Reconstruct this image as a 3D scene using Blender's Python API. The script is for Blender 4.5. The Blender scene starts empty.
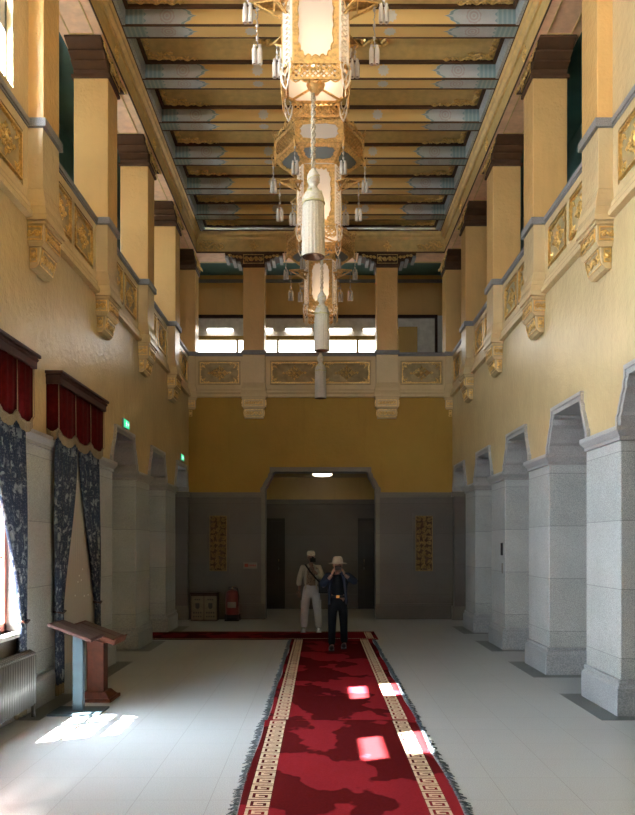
import bpy, bmesh, math, random
from mathutils import Matrix, Vector
random.seed(7)
PI = math.pi
sc = bpy.context.scene
C = bpy.context.collection

# ------------------------------------------------------------------ materials
class N:
    """tiny node-graph helper"""
    def __init__(s, name):
        s.m = bpy.data.materials.new(name); s.m.use_nodes = True
        s.t = s.m.node_tree; s.b = s.t.nodes['Principled BSDF']
    def n(s, kind, **kw):
        q = s.t.nodes.new(kind)
        for k, v in kw.items(): setattr(q, k, v)
        return q
    def l(s, a, b): s.t.links.new(a, b)
    def put(s, sock, v):
        if v is None: return
        if isinstance(v, bpy.types.NodeSocket): s.l(v, sock)
        else: sock.default_value = v
    def math(s, op, a, b=None, c=None, clamp=False):
        q = s.n('ShaderNodeMath', operation=op, use_clamp=clamp)
        s.put(q.inputs[0], a); s.put(q.inputs[1], b); s.put(q.inputs[2], c)
        return q.outputs[0]
    def mix(s, f, a, b):
        q = s.n('ShaderNodeMix', data_type='RGBA')
        s.put(q.inputs[0], f)
        s.put(q.inputs[6], a if isinstance(a, bpy.types.NodeSocket) else (*a, 1))
        s.put(q.inputs[7], b if isinstance(b, bpy.types.NodeSocket) else (*b, 1))
        return q.outputs[2]
    def coord(s, which='Object'):
        return s.n('ShaderNodeTexCoord').outputs[which]
    def xyz(s, v):
        q = s.n('ShaderNodeSeparateXYZ'); s.l(v, q.inputs[0]); return q.outputs
    def noise(s, v, scale, detail=3, rough=.5):
        q = s.n('ShaderNodeTexNoise'); s.put(q.inputs['Vector'], v)
        q.inputs['Scale'].default_value = scale; q.inputs['Detail'].default_value = detail
        q.inputs['Roughness'].default_value = rough
        return q.outputs[0]
    def vor(s, v, scale, feature='F1'):
        q = s.n('ShaderNodeTexVoronoi', feature=feature); s.put(q.inputs['Vector'], v)
        q.inputs['Scale'].default_value = scale
        return q.outputs
    def step(s, x, a, b):
        q = s.n('ShaderNodeMapRange'); s.put(q.inputs[0], x)
        q.inputs[1].default_value = a; q.inputs[2].default_value = b
        return q.outputs[0]
    def color(s, c): s.put(s.b.inputs['Base Color'], c if isinstance(c, bpy.types.NodeSocket) else (*c, 1))
    def rough(s, r): s.put(s.b.inputs['Roughness'], r)
    def bump(s, h, strength=.3, dist=.01):
        q = s.n('ShaderNodeBump'); s.put(q.inputs['Height'], h)
        q.inputs['Strength'].default_value = strength; q.inputs['Distance'].default_value = dist
        s.l(q.outputs[0], s.b.inputs['Normal'])

def plain(name, c, r=.5, metal=0, var=.12, scale=8, bump=0, emit=None, es=0, spec=None):
    n = N(name)
    v = n.noise(n.coord(), scale, 4)
    d = tuple(x * (1 - var) for x in c); u = tuple(min(1, x * (1 + var)) for x in c)
    n.color(n.mix(n.step(v, .3, .7), d, u)); n.rough(r)
    n.b.inputs['Metallic'].default_value = metal
    if spec is not None: n.b.inputs['Specular IOR Level'].default_value = spec
    if bump: n.bump(v, bump, .01)
    if emit:
        n.b.inputs['Emission Color'].default_value = (*emit, 1); n.b.inputs['Emission Strength'].default_value = es
    return n.m

def wallpaint(name, c, ro=.27):
    n = N(name); co = n.coord()
    big = n.noise(co, .9, 4, .6); fine = n.noise(co, 55, 3)
    st = n.n('ShaderNodeMapping'); n.l(co, st.inputs[0]); st.inputs['Scale'].default_value = (6, 6, .7)
    streak = n.noise(st.outputs[0], 1, 5, .6)
    a = n.mix(n.step(big, .3, .7), tuple(x * .9 for x in c), tuple(x * 1.06 for x in c))
    col = n.mix(n.math('MULTIPLY', n.step(streak, .55, .75), .3), a, tuple(x * .72 for x in c))
    n.color(col); n.rough(ro)
    n.b.inputs['Specular IOR Level'].default_value = .5 if ro < .5 else .2
    n.bump(n.math('ADD', n.noise(co, 28, 3), n.math('MULTIPLY', n.noise(co, 9, 3), 2.0)), .5, .010)
    return n.m

def granite(name, c, c2, r=.45, joints=True, spots=170):
    n = N(name); co = n.coord(); x, y, z = n.xyz(co)
    sp = n.noise(co, spots, 2, .7); big = n.noise(co, 1.6, 3)
    col = n.mix(n.step(sp, .38, .62), c, c2)
    col = n.mix(n.math('MULTIPLY', n.step(big, .3, .7), .35), col, tuple(v * .7 for v in c))
    if joints:
        f = n.math('FRACT', n.math('DIVIDE', n.math('ADD', z, .13), .745))
        j = n.math('GREATER_THAN', n.math('ABSOLUTE', n.math('SUBTRACT', f, .5)), .494)
        row = n.math('FLOOR', n.math('DIVIDE', n.math('ADD', z, .13), .745))
        wv = n.noise(n.comb(row, row, row) if hasattr(n, 'comb') else co, 1) if False else None
        sh = n.math('FRACT', n.math('MULTIPLY', row, .377))
        col = n.mix(n.math('MULTIPLY', sh, .22), col, tuple(v * 1.25 for v in c2))
        col = n.mix(n.math('MULTIPLY', j, .55), col, tuple(v * .45 for v in c))
    n.color(col); n.rough(r)
    return n.m

M = {}
M['paint'] = wallpaint('ochre_paint', (.60, .405, .125))
M['column'] = wallpaint('column_paint', (.75, .465, .175))
M['paint_side_lit'] = wallpaint('lit_ochre_paint', (.58, .455, .245))  # lit copy of the ochre paint, paled to carry daylight on the side walls
M['paint_end_shaded'] = wallpaint('shaded_ochre_paint', (.38, .235, .045), .55)  # shaded copy of the ochre paint, dimness of the end wall in the colour
M['cream'] = wallpaint('cream_plaster', (.64, .49, .27))
M['soffit'] = plain('soffit_cream', (.92, .58, .34), .6)
M['granite'] = granite('granite_block', (.20, .225, .22), (.56, .59, .59), spots=130)
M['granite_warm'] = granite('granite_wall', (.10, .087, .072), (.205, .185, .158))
M['granite_shaded'] = granite('shaded_granite_wall', (.062, .055, .047), (.125, .113, .10))  # darkened granite copy, shade of the far end painted in
M['plinth'] = granite('plinth_stone', (.24, .26, .275), (.42, .44, .455), .35, False, 60)
M['impost'] = granite('impost_stone', (.25, .25, .25), (.44, .44, .43), .45, False, 120)
M['rail'] = granite('handrail_stone', (.17, .17, .17), (.30, .295, .29), .5, False, 90)
M['inlay'] = granite('dark_inlay', (.045, .055, .055), (.10, .115, .115), .3, False, 60)
M['gold'] = plain('gilding', (.86, .55, .20), .32, .85, .3, 30)
M['gold_shaded'] = plain('shaded_gilding', (.30, .19, .06), .45, .5, .3, 30)  # gilding darkened for the dim end wall, shade put into the colour
M['gold_lamp'] = plain('lantern_gold', (.66, .40, .14), .40, .5, .3, 30)
M['gold_pale'] = plain('lantern_pale', (.85, .74, .60), .45, .1, .08)
M['panelbg'] = plain('panel_ground', (.37, .275, .125), .6, 0, .2)
M['brown'] = plain('dark_brown_paint', (.085, .040, .017), .6, spec=.25)
M['bracketgrey'] = plain('bracket_grey', (.36, .36, .36), .6)
M['teal'] = plain('teal_paint', (.05, .12, .10), .6, 0, .2, 2)
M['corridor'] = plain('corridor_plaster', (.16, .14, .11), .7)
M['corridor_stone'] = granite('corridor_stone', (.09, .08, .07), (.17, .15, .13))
M['darkwood'] = plain('dark_wood', (.035, .013, .009), .5, 0, .3, 14, spec=.2)
M['redwood'] = plain('red_wood', (.075, .022, .011), .5, 0, .3, 14, spec=.2)
M['winframe'] = plain('red_window_frame', (.42, .13, .08), .4)
M['whitewood'] = plain('white_window_frame', (.55, .53, .55), .5)
M['white'] = plain('white_paint', (.75, .74, .72), .5)
M['black'] = plain('black_plastic', (.008, .008, .009), .5, spec=.2)
M['blackdoor'] = plain('black_lacquer', (.010, .008, .007), .4)
M['steel'] = plain('grey_steel', (.035, .055, .065), .5, 0, spec=.25)
M['iron'] = plain('cast_iron_paint', (.08, .08, .075), .45, .2)
M['chrome'] = plain('chrome', (.6, .6, .6), .2, 1)
M['red_paint'] = plain('red_enamel', (.13, .008, .008), .3)
M['cardboard'] = plain('cream_board', (.18, .145, .105), .6)
M['tassel'] = plain('tassel_thread', (.50, .46, .38), .8, 0, .15, 60)
M['tassel_band'] = plain('tassel_olive_band', (.45, .42, .22), .7)
M['tassel_small'] = plain('small_tassel_thread', (.48, .42, .36), .7)
M['skin'] = plain('skin', (.20, .11, .075), .55)
M['tubelight'] = plain('tube_light', (.9, .9, .9), .5, 0, 0, 8, 0, (1, .93, .84), 7)
M['lightbox'] = plain('lit_window_pane', (.9, .9, .9), .5, 0, 0, 8, 0, (1, .98, .95), 2.6)
M['alcovelight'] = plain('alcove_lamp', (.9, .9, .9), .5, 0, 0, 8, 0, (1, .85, .6), 3)

def m_floor():
    n = N('terrazzo_tiles'); co = n.coord(); x, y, z = n.xyz(co)
    s = .5365
    fx = n.math('FRACT', n.math('DIVIDE', n.math('SUBTRACT', x, 1.347 - s * 20), s))
    fy = n.math('FRACT', n.math('DIVIDE', n.math('SUBTRACT', y, 5.636 - s * 30), s))
    e = lambda f, w: n.math('GREATER_THAN', n.math('ABSOLUTE', n.math('SUBTRACT', f, .5)), .5 - w)
    jx = e(fx, .0045); jy = n.math('MULTIPLY', e(fy, .009), .5)
    j = n.math('MAXIMUM', jx, jy)
    sp = n.noise(co, 110, 2, .7); big = n.noise(co, .8, 3)
    cell = n.n('ShaderNodeTexWhiteNoise', noise_dimensions='2D')
    cv = n.n('ShaderNodeCombineXYZ')
    n.l(n.math('FLOOR', n.math('DIVIDE', n.math('SUBTRACT', x, 1.347 - s * 20), s)), cv.inputs[0])
    n.l(n.math('FLOOR', n.math('DIVIDE', n.math('SUBTRACT', y, 5.636 - s * 30), s)), cv.inputs[1])
    n.l(cv.outputs[0], cell.inputs[0])
    col = n.mix(n.step(sp, .35, .65), (.26, .285, .30), (.42, .445, .46))
    col = n.mix(n.math('MULTIPLY', cell.outputs[0], .16), col, (.29, .32, .33))
    col = n.mix(n.math('MULTIPLY', j, .5), col, (.08, .075, .07))
    n.color(col)
    n.rough(n.math('ADD', .25, n.math('MULTIPLY', big, .12)))
    n.bump(n.noise(co, 2.2, 2), .06, .01)
    return n.m
M['floor'] = m_floor()

def m_rug():
    n = N('red_carpet_pile'); co = n.coord(); x, y, z = n.xyz(co)
    mp = n.n('ShaderNodeMapping'); n.l(co, mp.inputs[0]); mp.inputs['Scale'].default_value = (.75, .55, 1); mp.inputs['Location'].default_value = (3.3, 1.2, 0)
    w = n.noise(mp.outputs[0], 1.5, 4, .5)
    k = n.step(w, .495, .51)
    fine = n.noise(co, 60, 3, .7)
    a = n.mix(fine, (.038, .004, .0045), (.062, .006, .007)); b = n.mix(fine, (.10, .007, .010), (.16, .014, .019))
    n.color(n.mix(k, a, b)); n.rough(.95)
    n.b.inputs['Specular IOR Level'].default_value = .0
    n.bump(n.noise(co, 220, 2), .5, .004)
    return n.m
M['rug'] = m_rug()
M['rugkey'] = plain('cream_key_pile', (.42, .33, .22), .95, 0, .2, 40)
M['rugedge'] = plain('rug_binding', (.24, .24, .26), .9)
M['fringe'] = plain('blue_grey_fringe', (.045, .058, .068), .9, 0, .6, 25)

def m_beam():
    n = N('painted_beam'); u, v, _ = n.xyz(n.coord('UV'))
    ax = n.math('ABSOLUTE', u); vv = n.math('ABSOLUTE', n.math('SUBTRACT', v, .5))
    # ogee tip pointing to the middle of the hall
    tip = n.math('ADD', 1.80, n.math('MULTIPLY', n.math('POWER', n.math('MULTIPLY', vv, 2), .6), .20))
    tip = n.math('ADD', tip, n.math('MULTIPLY', n.math('SINE', n.math('MULTIPLY', vv, 22)), .018))
    d = n.math('SUBTRACT', ax, tip)
    ochre = n.mix(n.noise(n.coord(), 2.5, 3), (.70, .43, .13), (.78, .50, .18))
    blue = n.mix(n.noise(n.coord(), 9, 4), (.42, .43, .41), (.54, .54, .51))
    pattern = n.vor(n.coord(), 26, 'DISTANCE_TO_EDGE')[0]
    blue = n.mix(n.math('MULTIPLY', n.math('LESS_THAN', pattern, .035), .45), blue, (.42, .42, .36))
    inblue = n.math('GREATER_THAN', d, 0)
    col = n.mix(inblue, ochre, blue)
    line = n.math('LESS_THAN', n.math('ABSOLUTE', n.math('SUBTRACT', d, .035)), .022)
    col = n.mix(n.math('MULTIPLY', line, .8), col, (.17, .27, .26))
    endz = n.math('GREATER_THAN', ax, n.math('ADD', 2.58, n.math('MULTIPLY', n.math('SINE', n.math('MULTIPLY', v, 19)), .02)))
    teal = n.mix(n.math('GREATER_THAN', n.math('SINE', n.math('MULTIPLY', ax, 90)), .2), (.24, .33, .32), (.33, .40, .38))
    col = n.mix(endz, col, teal)
    def flower(cx, rad, petals, asp=.28):
        dx = n.math('SUBTRACT', ax, cx); dy = n.math('MULTIPLY', n.math('SUBTRACT', v, .5), asp)
        r = n.math('SQRT', n.math('ADD', n.math('MULTIPLY', dx, dx), n.math('MULTIPLY', dy, dy)))
        an = n.math('ARCTAN2', dy, dx)
        lim = n.math('MULTIPLY', n.math('ADD', 1, n.math('MULTIPLY', n.math('SINE', n.math('MULTIPLY', an, petals)), .12)), rad)
        return r, n.math('LESS_THAN', r, lim)
    r, f = flower(1.03, .085, 9)
    col = n.mix(n.math('MULTIPLY', f, .9), col, (.60, .56, .48))
    r, f = flower(2.25, .115, 8)
    ring = n.math('MULTIPLY', f, n.math('GREATER_THAN', n.math('SINE', n.math('MULTIPLY', r, 140)), -.2))
    col = n.mix(n.math('MULTIPLY', ring, .75), col, (.42, .33, .29))
    n.color(col); n.rough(.6)
    return n.m
M['beam'] = m_beam()

def m_sideboard():
    n = N('painted_sideboard'); co = n.coord()
    p = n.vor(co, 14, 'DISTANCE_TO_EDGE')[0]
    a = n.mix(n.noise(co, 6, 3), (.36, .38, .37), (.46, .47, .45))
    n.color(n.mix(n.math('MULTIPLY', n.math('LESS_THAN', p, .05), .5), a, (.16, .23, .23))); n.rough(.6)
    return n.m
M['sideboard'] = m_sideboard()

def m_curtain():
    n = N('navy_floral_damask'); co = n.coord('UV')
    w = n.noise(co, 11, 5, .65); v = n.vor(co, 9)[0]
    big = n.noise(co, 3.2, 2)
    leaf = n.math('MULTIPLY', n.step(w, .50, .56), n.math('LESS_THAN', v, .62))
    leaf = n.math('MULTIPLY', leaf, n.step(big, .40, .52))
    dots = n.math('GREATER_THAN', n.noise(co, 48, 2), .60)
    k = n.math('MAXIMUM', leaf, n.math('MULTIPLY', dots, .4))
    n.color(n.mix(k, (.011, .019, .040), (.17, .19, .20))); n.rough(.75)
    n.b.inputs['Specular IOR Level'].default_value = .2
    return n.m
M['curtain'] = m_curtain()
M['velvet'] = plain('red_velvet', (.055, .003, .003), .9, 0, .3, 14, spec=.05)
M['fringe_gold'] = plain('beige_bullion_fringe', (.20, .155, .09), .85, 0, .3, 90)

def m_sheer(name, col, t, p):
    n = N(name)
    n.color(col); n.rough(.8)
    tr = n.n('ShaderNodeBsdfTranslucent'); tr.inputs[0].default_value = (*col, 1)
    tp = n.n('ShaderNodeBsdfTransparent')
    a = n.n('ShaderNodeMixShader'); a.inputs[0].default_value = t
    b = n.n('ShaderNodeMixShader'); b.inputs[0].default_value = p
    n.l(n.b.outputs[0], a.inputs[1]); n.l(tr.outputs[0], a.inputs[2])
    n.l(a.outputs[0], b.inputs[1]); n.l(tp.outputs[0], b.inputs[2])
    n.l(b.outputs[0], n.t.nodes['Material Output'].inputs[0])
    return n.m
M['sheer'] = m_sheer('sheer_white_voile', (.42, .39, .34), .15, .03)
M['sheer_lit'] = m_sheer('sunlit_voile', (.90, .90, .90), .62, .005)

def m_glass(name='window_glass'):
    n = N(name)
    tp = n.n('ShaderNodeBsdfTransparent'); gl = n.n('ShaderNodeBsdfGlossy'); gl.inputs['Roughness'].default_value = .03
    lw = n.n('ShaderNodeLayerWeight'); lw.inputs[0].default_value = .5; f = n.math('ADD', .06, n.math('MULTIPLY', n.math('POWER', lw.outputs['Facing'], 5), .7))
    a = n.n('ShaderNodeMixShader'); n.l(f, a.inputs[0]); n.l(tp.outputs[0], a.inputs[1]); n.l(gl.outputs[0], a.inputs[2])
    n.l(a.outputs[0], n.t.nodes['Material Output'].inputs[0])
    return n.m
M['glass'] = m_glass()

def m_lampglass(name, e, em, t=.55):
    n = N(name); n.color((.60, .52, .44)); n.rough(.5)
    n.b.inputs['Emission Color'].default_value = (*em, 1); n.b.inputs['Emission Strength'].default_value = e
    tr = n.n('ShaderNodeBsdfTranslucent'); tr.inputs[0].default_value = (*[v * (1 if e else .4) for v in (.68, .60, .50)], 1)
    if not e: n.color((.16, .19, .19))
    a = n.n('ShaderNodeMixShader'); a.inputs[0].default_value = t
    n.l(n.b.outputs[0], a.inputs[1]); n.l(tr.outputs[0], a.inputs[2])
    n.l(a.outputs[0], n.t.nodes['Material Output'].inputs[0])
    return n.m
M['lampglass'] = m_lampglass('lantern_glass', .20, (1, .84, .66))
M['lampglass_dim'] = m_lampglass('lantern_dark_glass', 0, (1, .8, .6), .25)
M['shirt'] = plain('brown_print_shirt', (.16, .115, .075), .8, 0, .6, 30)
M['jacket_cream'] = plain('cream_jacket', (.33, .31, .24), .8, 0, .1)
M['trousers_white'] = plain('white_trousers', (.34, .34, .36), .8, 0, .1)
M['jacket_navy'] = plain('navy_jacket', (.014, .020, .034), .85, spec=.1)
M['cloth_black'] = plain('black_cloth', (.005, .006, .008), .9, spec=.08)
M['hat'] = plain('straw_hat', (.26, .21, .16), .8)
M['jade'] = plain('exit_green', (.0, .3, .15), .5, 0, 0, 8, 0, (.05, 1, .45), .45)
M['exitwhite'] = plain('exit_white', (.8, .8, .8), .5, 0, 0, 8, 0, (.7, 1, .8), .7)
M['ink'] = plain('dark_ink', (.03, .03, .035), .6)
M['inkred'] = plain('red_ink', (.30, .03, .02), .6)
M['paper'] = plain('sign_paper', (.22, .20, .18), .6)
M['mirror_photo'] = plain('printed_board', (.04, .022, .018), .45, 0, .5, 12)

# ------------------------------------------------------------------ mesh builder
class MB:
    def __init__(s): s.v = []; s.f = []; s.mi = []; s.uv = {}; s.T = Matrix(); s.sm = []
    def p(s, co):
        s.v.append(tuple(s.T @ Vector(co))); return len(s.v) - 1
    def face(s, idx, m=0, uv=None, smooth=False):
        s.f.append(tuple(idx)); s.mi.append(m); s.sm.append(smooth)
        if uv: s.uv[len(s.f) - 1] = uv
    def quad(s, pts, m=0, uv=None): s.face([s.p(q) for q in pts], m, uv)
    def box(s, x0, x1, y0, y1, z0, z1, m=0):
        a = [s.p((x, y, z)) for z in (z0, z1) for y in (y0, y1) for x in (x0, x1)]
        for q in ((0, 2, 3, 1), (4, 5, 7, 6), (0, 1, 5, 4), (2, 6, 7, 3), (0, 4, 6, 2), (1, 3, 7, 5)): s.face([a[i] for i in q], m)
    def frustum(s, b, t, m=0):
        """b, t = (x0,x1,y0,y1,z)"""
        a = [s.p((x, y, q[4])) for q in (b, t) for y in q[2:4] for x in q[0:2]]
        for q in ((0, 2, 3, 1), (4, 5, 7, 6), (0, 1, 5, 4), (2, 6, 7, 3), (0, 4, 6, 2), (1, 3, 7, 5)): s.face([a[i] for i in q], m)
    def prism(s, prof, axis, a0, a1, m=0):
        """profile (u,w) swept along axis 'x' -> (a,u,w) or 'y' -> (u,a,w) or 'z' -> (u,w,a)"""
        def P(u, w, a): return {'x': (a, u, w), 'y': (u, a, w), 'z': (u, w, a)}[axis]
        A = [s.p(P(u, w, a0)) for u, w in prof]; B = [s.p(P(u, w, a1)) for u, w in prof]
        k = len(prof)
        for i in range(k): s.face([A[i], A[(i + 1) % k], B[(i + 1) % k], B[i]], m)
        s.face(A[::-1], m); s.face(B, m)
    def tube(s, pts, r, n=5, m=0, caps=True, smooth=True):
        pts = [Vector(q) for q in pts]; rr = r if isinstance(r, (list, tuple)) else [r] * len(pts)
        rings = []; up = Vector((0, 0, 1))
        for i, q in enumerate(pts):
            d = (pts[min(i + 1, len(pts) - 1)] - pts[max(i - 1, 0)])
            if d.length < 1e-9: d = Vector((0, 0, 1))
            d.normalize()
            a = d.cross(up)
            if a.length < .05: a = d.cross(Vector((0, 1, 0)))
            a.normalize(); b = d.cross(a)
            rings.append([s.p(q + (a * math.cos(2 * PI * k / n) + b * math.sin(2 * PI * k / n)) * rr[i]) for k in range(n)])
        for A, B in zip(rings, rings[1:]):
            for k in range(n): s.face([A[k], A[(k + 1) % n], B[(k + 1) % n], B[k]], m, None, smooth)
        if caps: s.face(rings[0][::-1], m); s.face(rings[-1], m)
    def lathe(s, prof, n=16, m=0, caps=True, smooth=True, ph=0, cx=0, cy=0):
        rings = [[s.p((cx + r * math.cos(ph + 2 * PI * k / n), cy + r * math.sin(ph + 2 * PI * k / n), z)) for k in range(n)] for r, z in prof]
        for A, B in zip(rings, rings[1:]):
            for k in range(n): s.face([A[k], A[(k + 1) % n], B[(k + 1) % n], B[k]], m, None, smooth)
        if caps: s.face(rings[0][::-1], m); s.face(rings[-1], m)
    def ball(s, c, r, m=0, n=8):
        rx, ry, rz = (r, r, r) if not isinstance(r, (tuple, list)) else r
        T0 = s.T.copy(); s.T = T0 @ Matrix.Translation(c) @ Matrix.Diagonal((rx, ry, rz, 1))
        k = max(4, n // 2 + 1)
        s.lathe([(max(.02, math.sin(PI * i / k)), -math.cos(PI * i / k)) for i in range(k + 1)], n, m)
        s.T = T0
    def bar(s, a, b, w, h=None, m=0):
        h = h or w; a = Vector(a); b = Vector(b); d = (b - a)
        if d.length < 1e-9: return
        d.normalize()
        u = d.cross(Vector((0, 0, 1)))
        if u.length < .05: u = Vector((1, 0, 0))
        u.normalize(); v = d.cross(u)
        A = [s.p(q + u * i * w / 2 + v * j * h / 2) for q in (a, b) for i, j in ((-1, -1), (1, -1), (1, 1), (-1, 1))]
        for q in ((0, 3, 2, 1), (4, 5, 6, 7), (0, 1, 5, 4), (1, 2, 6, 5), (2, 3, 7, 6), (3, 0, 4, 7)): s.face([A[i] for i in q], m)
    # relief work in the local XY plane, relief along +Z
    def spiral(s, cx, cy, r, a0=0, turns=1.2, sgn=1, t=None, m=0):
        t = (t or r * .17) * 1.35; pts = []; rr = []; k = 9
        for i in range(k):
            f = i / (k - 1); q = r * (1 - .8 * f); a = a0 + sgn * f * turns * 2 * PI
            pts.append((cx + q * math.cos(a), cy + q * math.sin(a), t * .6)); rr.append(t * (1 - .35 * f))
        s.tube(pts, rr, 4, m)
        s.ball((cx, cy, t * .6), t * 1.5, m, 6)
    def leaf(s, x, y, a, L, w, t, m=0):
        c, q = math.cos(a), math.sin(a)
        P = lambda u, v, z: s.p((x + u * c - v * q, y + u * q + v * c, z))
        A = P(0, 0, 0); B = P(L * .45, w, 0); D = P(L, 0, 0); E = P(L * .45, -w, 0); T = P(L * .45, 0, t)
        for i, j in ((A, B), (B, D), (D, E), (E, A)): s.face([i, j, T], m)
        s.face([A, E, D, B], m)
    def vine(s, x0, y0, x1, y1, h, m=0, n=None):
        """a run of alternating scrolls with leaves from one point to the other, h high"""
        L = math.hypot(x1 - x0, y1 - y0); a = math.atan2(y1 - y0, x1 - x0); n = n or max(2, int(L / (h * .9)))
        ux, uy = math.cos(a), math.sin(a); px, py = -uy, ux
        t = h * .115; pts = []
        for i in range(n * 4 + 1):
            f = i / (n * 4); o = math.sin(f * n * PI) * h * .28
            pts.append((x0 + ux * L * f + px * o, y0 + uy * L * f + py * o, t))
        s.tube(pts, t, 4, m)
        for i in range(n):
            f = (i + .5) / n; sg = 1 if i % 2 == 0 else -1
            cx = x0 + ux * L * f - px * sg * h * .06; cy = y0 + uy * L * f - py * sg * h * .06
            s.spiral(cx, cy, h * .3 * (1 - .4 * i / n), a + sg * PI / 2, 1.1, -sg, h * .075, m)
            for k in (-1, 1):
                s.leaf(cx, cy, a + sg * PI / 2 + k * .7 + PI * (i % 2), h * .46, h * .13, h * .2, m)
    def build(s, name, mats, parent=None, loc=None, rz=0):
        me = bpy.data.meshes.new(name); me.from_pydata(s.v, [], s.f); me.validate(); 
        if not isinstance(mats, (list, tuple)): mats = [mats]
        for q in mats: me.materials.append(M[q] if isinstance(q, str) else q)
        if len(me.polygons) == len(s.f):
            me.polygons.foreach_set('material_index', s.mi); me.polygons.foreach_set('use_smooth', s.sm)
            if s.uv:
                L = me.uv_layers.new(name='UVMap')
                for i, c in s.uv.items():
                    for k, li in enumerate(me.polygons[i].loop_indices): L.data[li].uv = c[k]
        bm = bmesh.new(); bm.from_mesh(me); bmesh.ops.recalc_face_normals(bm, faces=bm.faces); bm.to_mesh(me); bm.free()
        o = bpy.data.objects.new(name, me); C.objects.link(o)
        if parent: o.parent = parent
        if loc: o.location = loc
        o.rotation_euler.z = rz
        return o

def bevel(o, w=.006, seg=2):
    b = o.modifiers.new('b', 'BEVEL'); b.width = w; b.segments = seg; b.limit_method = 'ANGLE'; return o
def tag(o, label, cat, group=None, kind=None):
    o['label'] = label; o['category'] = cat
    if group: o['group'] = group
    if kind: o['kind'] = kind
    return o
def thing(name, label, cat, loc=(0, 0, 0), rz=0, group=None, kind='thing'):
    o = bpy.data.objects.new(name, None); C.objects.link(o); o.location = loc; o.rotation_euler = (0, 0, rz)
    o.empty_display_size = .1
    return tag(o, label, cat, group, kind)
def struct(o, label=None):
    o['kind'] = 'structure'
    if label: o['label'] = label
    return o
def copy_tree(o, parent=None):
    c = o.copy(); C.objects.link(c)
    if parent: c.parent = parent
    for ch in [k for k in bpy.data.objects if k.parent == o]: copy_tree(ch, c)
    return c
def boxobj(name, mat, x0, x1, y0, y1, z0, z1, parent=None):
    m = MB(); m.box(x0, x1, y0, y1, z0, z1); return m.build(name, mat, parent)
def part_label(o, l): o['label'] = l; return o

# ------------------------------------------------------------------ dimensions
BAY = 2.63
PC = [8.94 + BAY * k for k in range(4)]          # pillar / gallery column centres
XW = 3.25                                         # wall plane
YB = 19.22                                        # end wall
ZI = 3.12                                         # top of impost
RAILZ = 6.57
ORD = ['nearest', 'second', 'third', 'fourth', 'fifth', 'sixth', 'seventh', 'eighth', 'ninth', 'tenth']
SIDE = {-1: 'curtained window side', 1: 'open arcade side'}

def grid_wall(name, mat, axis, t0, t1, a0, a1, z0, z1, holes):
    """wall slab with rectangular holes; axis 'y' runs along y with thickness in x (t0..t1), axis 'x' the other way"""
    m = MB()
    A = sorted({a0, a1, *[h[0] for h in holes], *[h[1] for h in holes]}); Z = sorted({z0, z1, *[h[2] for h in holes], *[h[3] for h in holes]})
    A = [a for a in A if a0 <= a <= a1]; Z = [z for z in Z if z0 <= z <= z1]
    for i in range(len(A) - 1):
        j = 0
        while j < len(Z) - 1:
            c = ((A[i] + A[i + 1]) / 2, (Z[j] + Z[j + 1]) / 2)
            if any(h[0] < c[0] < h[1] and h[2] < c[1] < h[3] for h in holes): j += 1; continue
            k = j
            while k < len(Z) - 2 and not any(h[0] < c[0] < h[1] and h[2] < (Z[k + 1] + Z[k + 2]) / 2 < h[3] for h in holes): k += 1
            if axis == 'y': m.box(t0, t1, A[i], A[i + 1], Z[j], Z[k + 1])
            else: m.box(A[i], A[i + 1], t0, t1, Z[j], Z[k + 1])
            j = k + 1
    return m.build(name, mat)

# ------------------------------------------------------------------ setting: floor, walls, ceiling
YF = -2.5
struct(boxobj('floor', 'floor', -7.2, 7.2, YF - .3, 24.0, -.15, 0), 'pale grey terrazzo floor laid in square tiles')

OUT_IN = [(.74, .86, 3.12), (.74, .86, 3.23), (.70, .815, 3.265), (.675, .79, 3.33), (.615, .72, 3.45), (.575, .675, 3.50), (.565, .665, 3.575), (.53, .63, 3.61)]
TOP_I, TOP_O = 3.63, 3.74
def upper_infill(m, yc, half, sx, th, depth):
    """ochre wall around one arch head, between z=ZI and TOP_O, profile swept through the wall thickness"""
    for sg in (-1, 1):
        prof = [(yc + sg * half, ZI)] + [(yc + sg * o, z) for _, o, z in OUT_IN] + [(yc + sg * .63, TOP_O), (yc + sg * half, TOP_O)]
        m.prism(prof, 'x', sx * XW, sx * (XW + depth))

def arch_mesh(depth=1.0, extra=0.0):
    """stone arch surround; local +x to the hall, y along the wall, wall plane x=0, z absolute"""
    e = extra
    m = MB()
    I = [(w + e, z) for w, _, z in OUT_IN] + [(.53 + e, TOP_I)]
    O = [(w + e, z) for _, w, z in OUT_IN] + [(.63 + e, TOP_O)]
    inner = [(-w, z) for w, z in I] + [(w, z) for w, z in I[::-1]]
    outer = [(-w, z) for w, z in O] + [(w, z) for w, z in O[::-1]]
    mid = [((a[0] * .45 + b[0] * .55), (a[1] * .45 + b[1] * .55)) for a, b in zip(inner, outer)]
    lay = [(outer, -.02), (outer, .045), (mid, .045), (mid, .028), (inner, .028), (inner, -depth)]
    idx = [[m.p((x, y, z)) for y, z in L] for L, x in lay]
    for A, B in zip(idx, idx[1:]):
        for k in range(len(A) - 1): m.face([A[k], A[k + 1], B[k + 1], B[k]])
    for k in (0, len(inner) - 1):
        m.face([idx[j][k] for j in range(5)])
    return m

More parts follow.
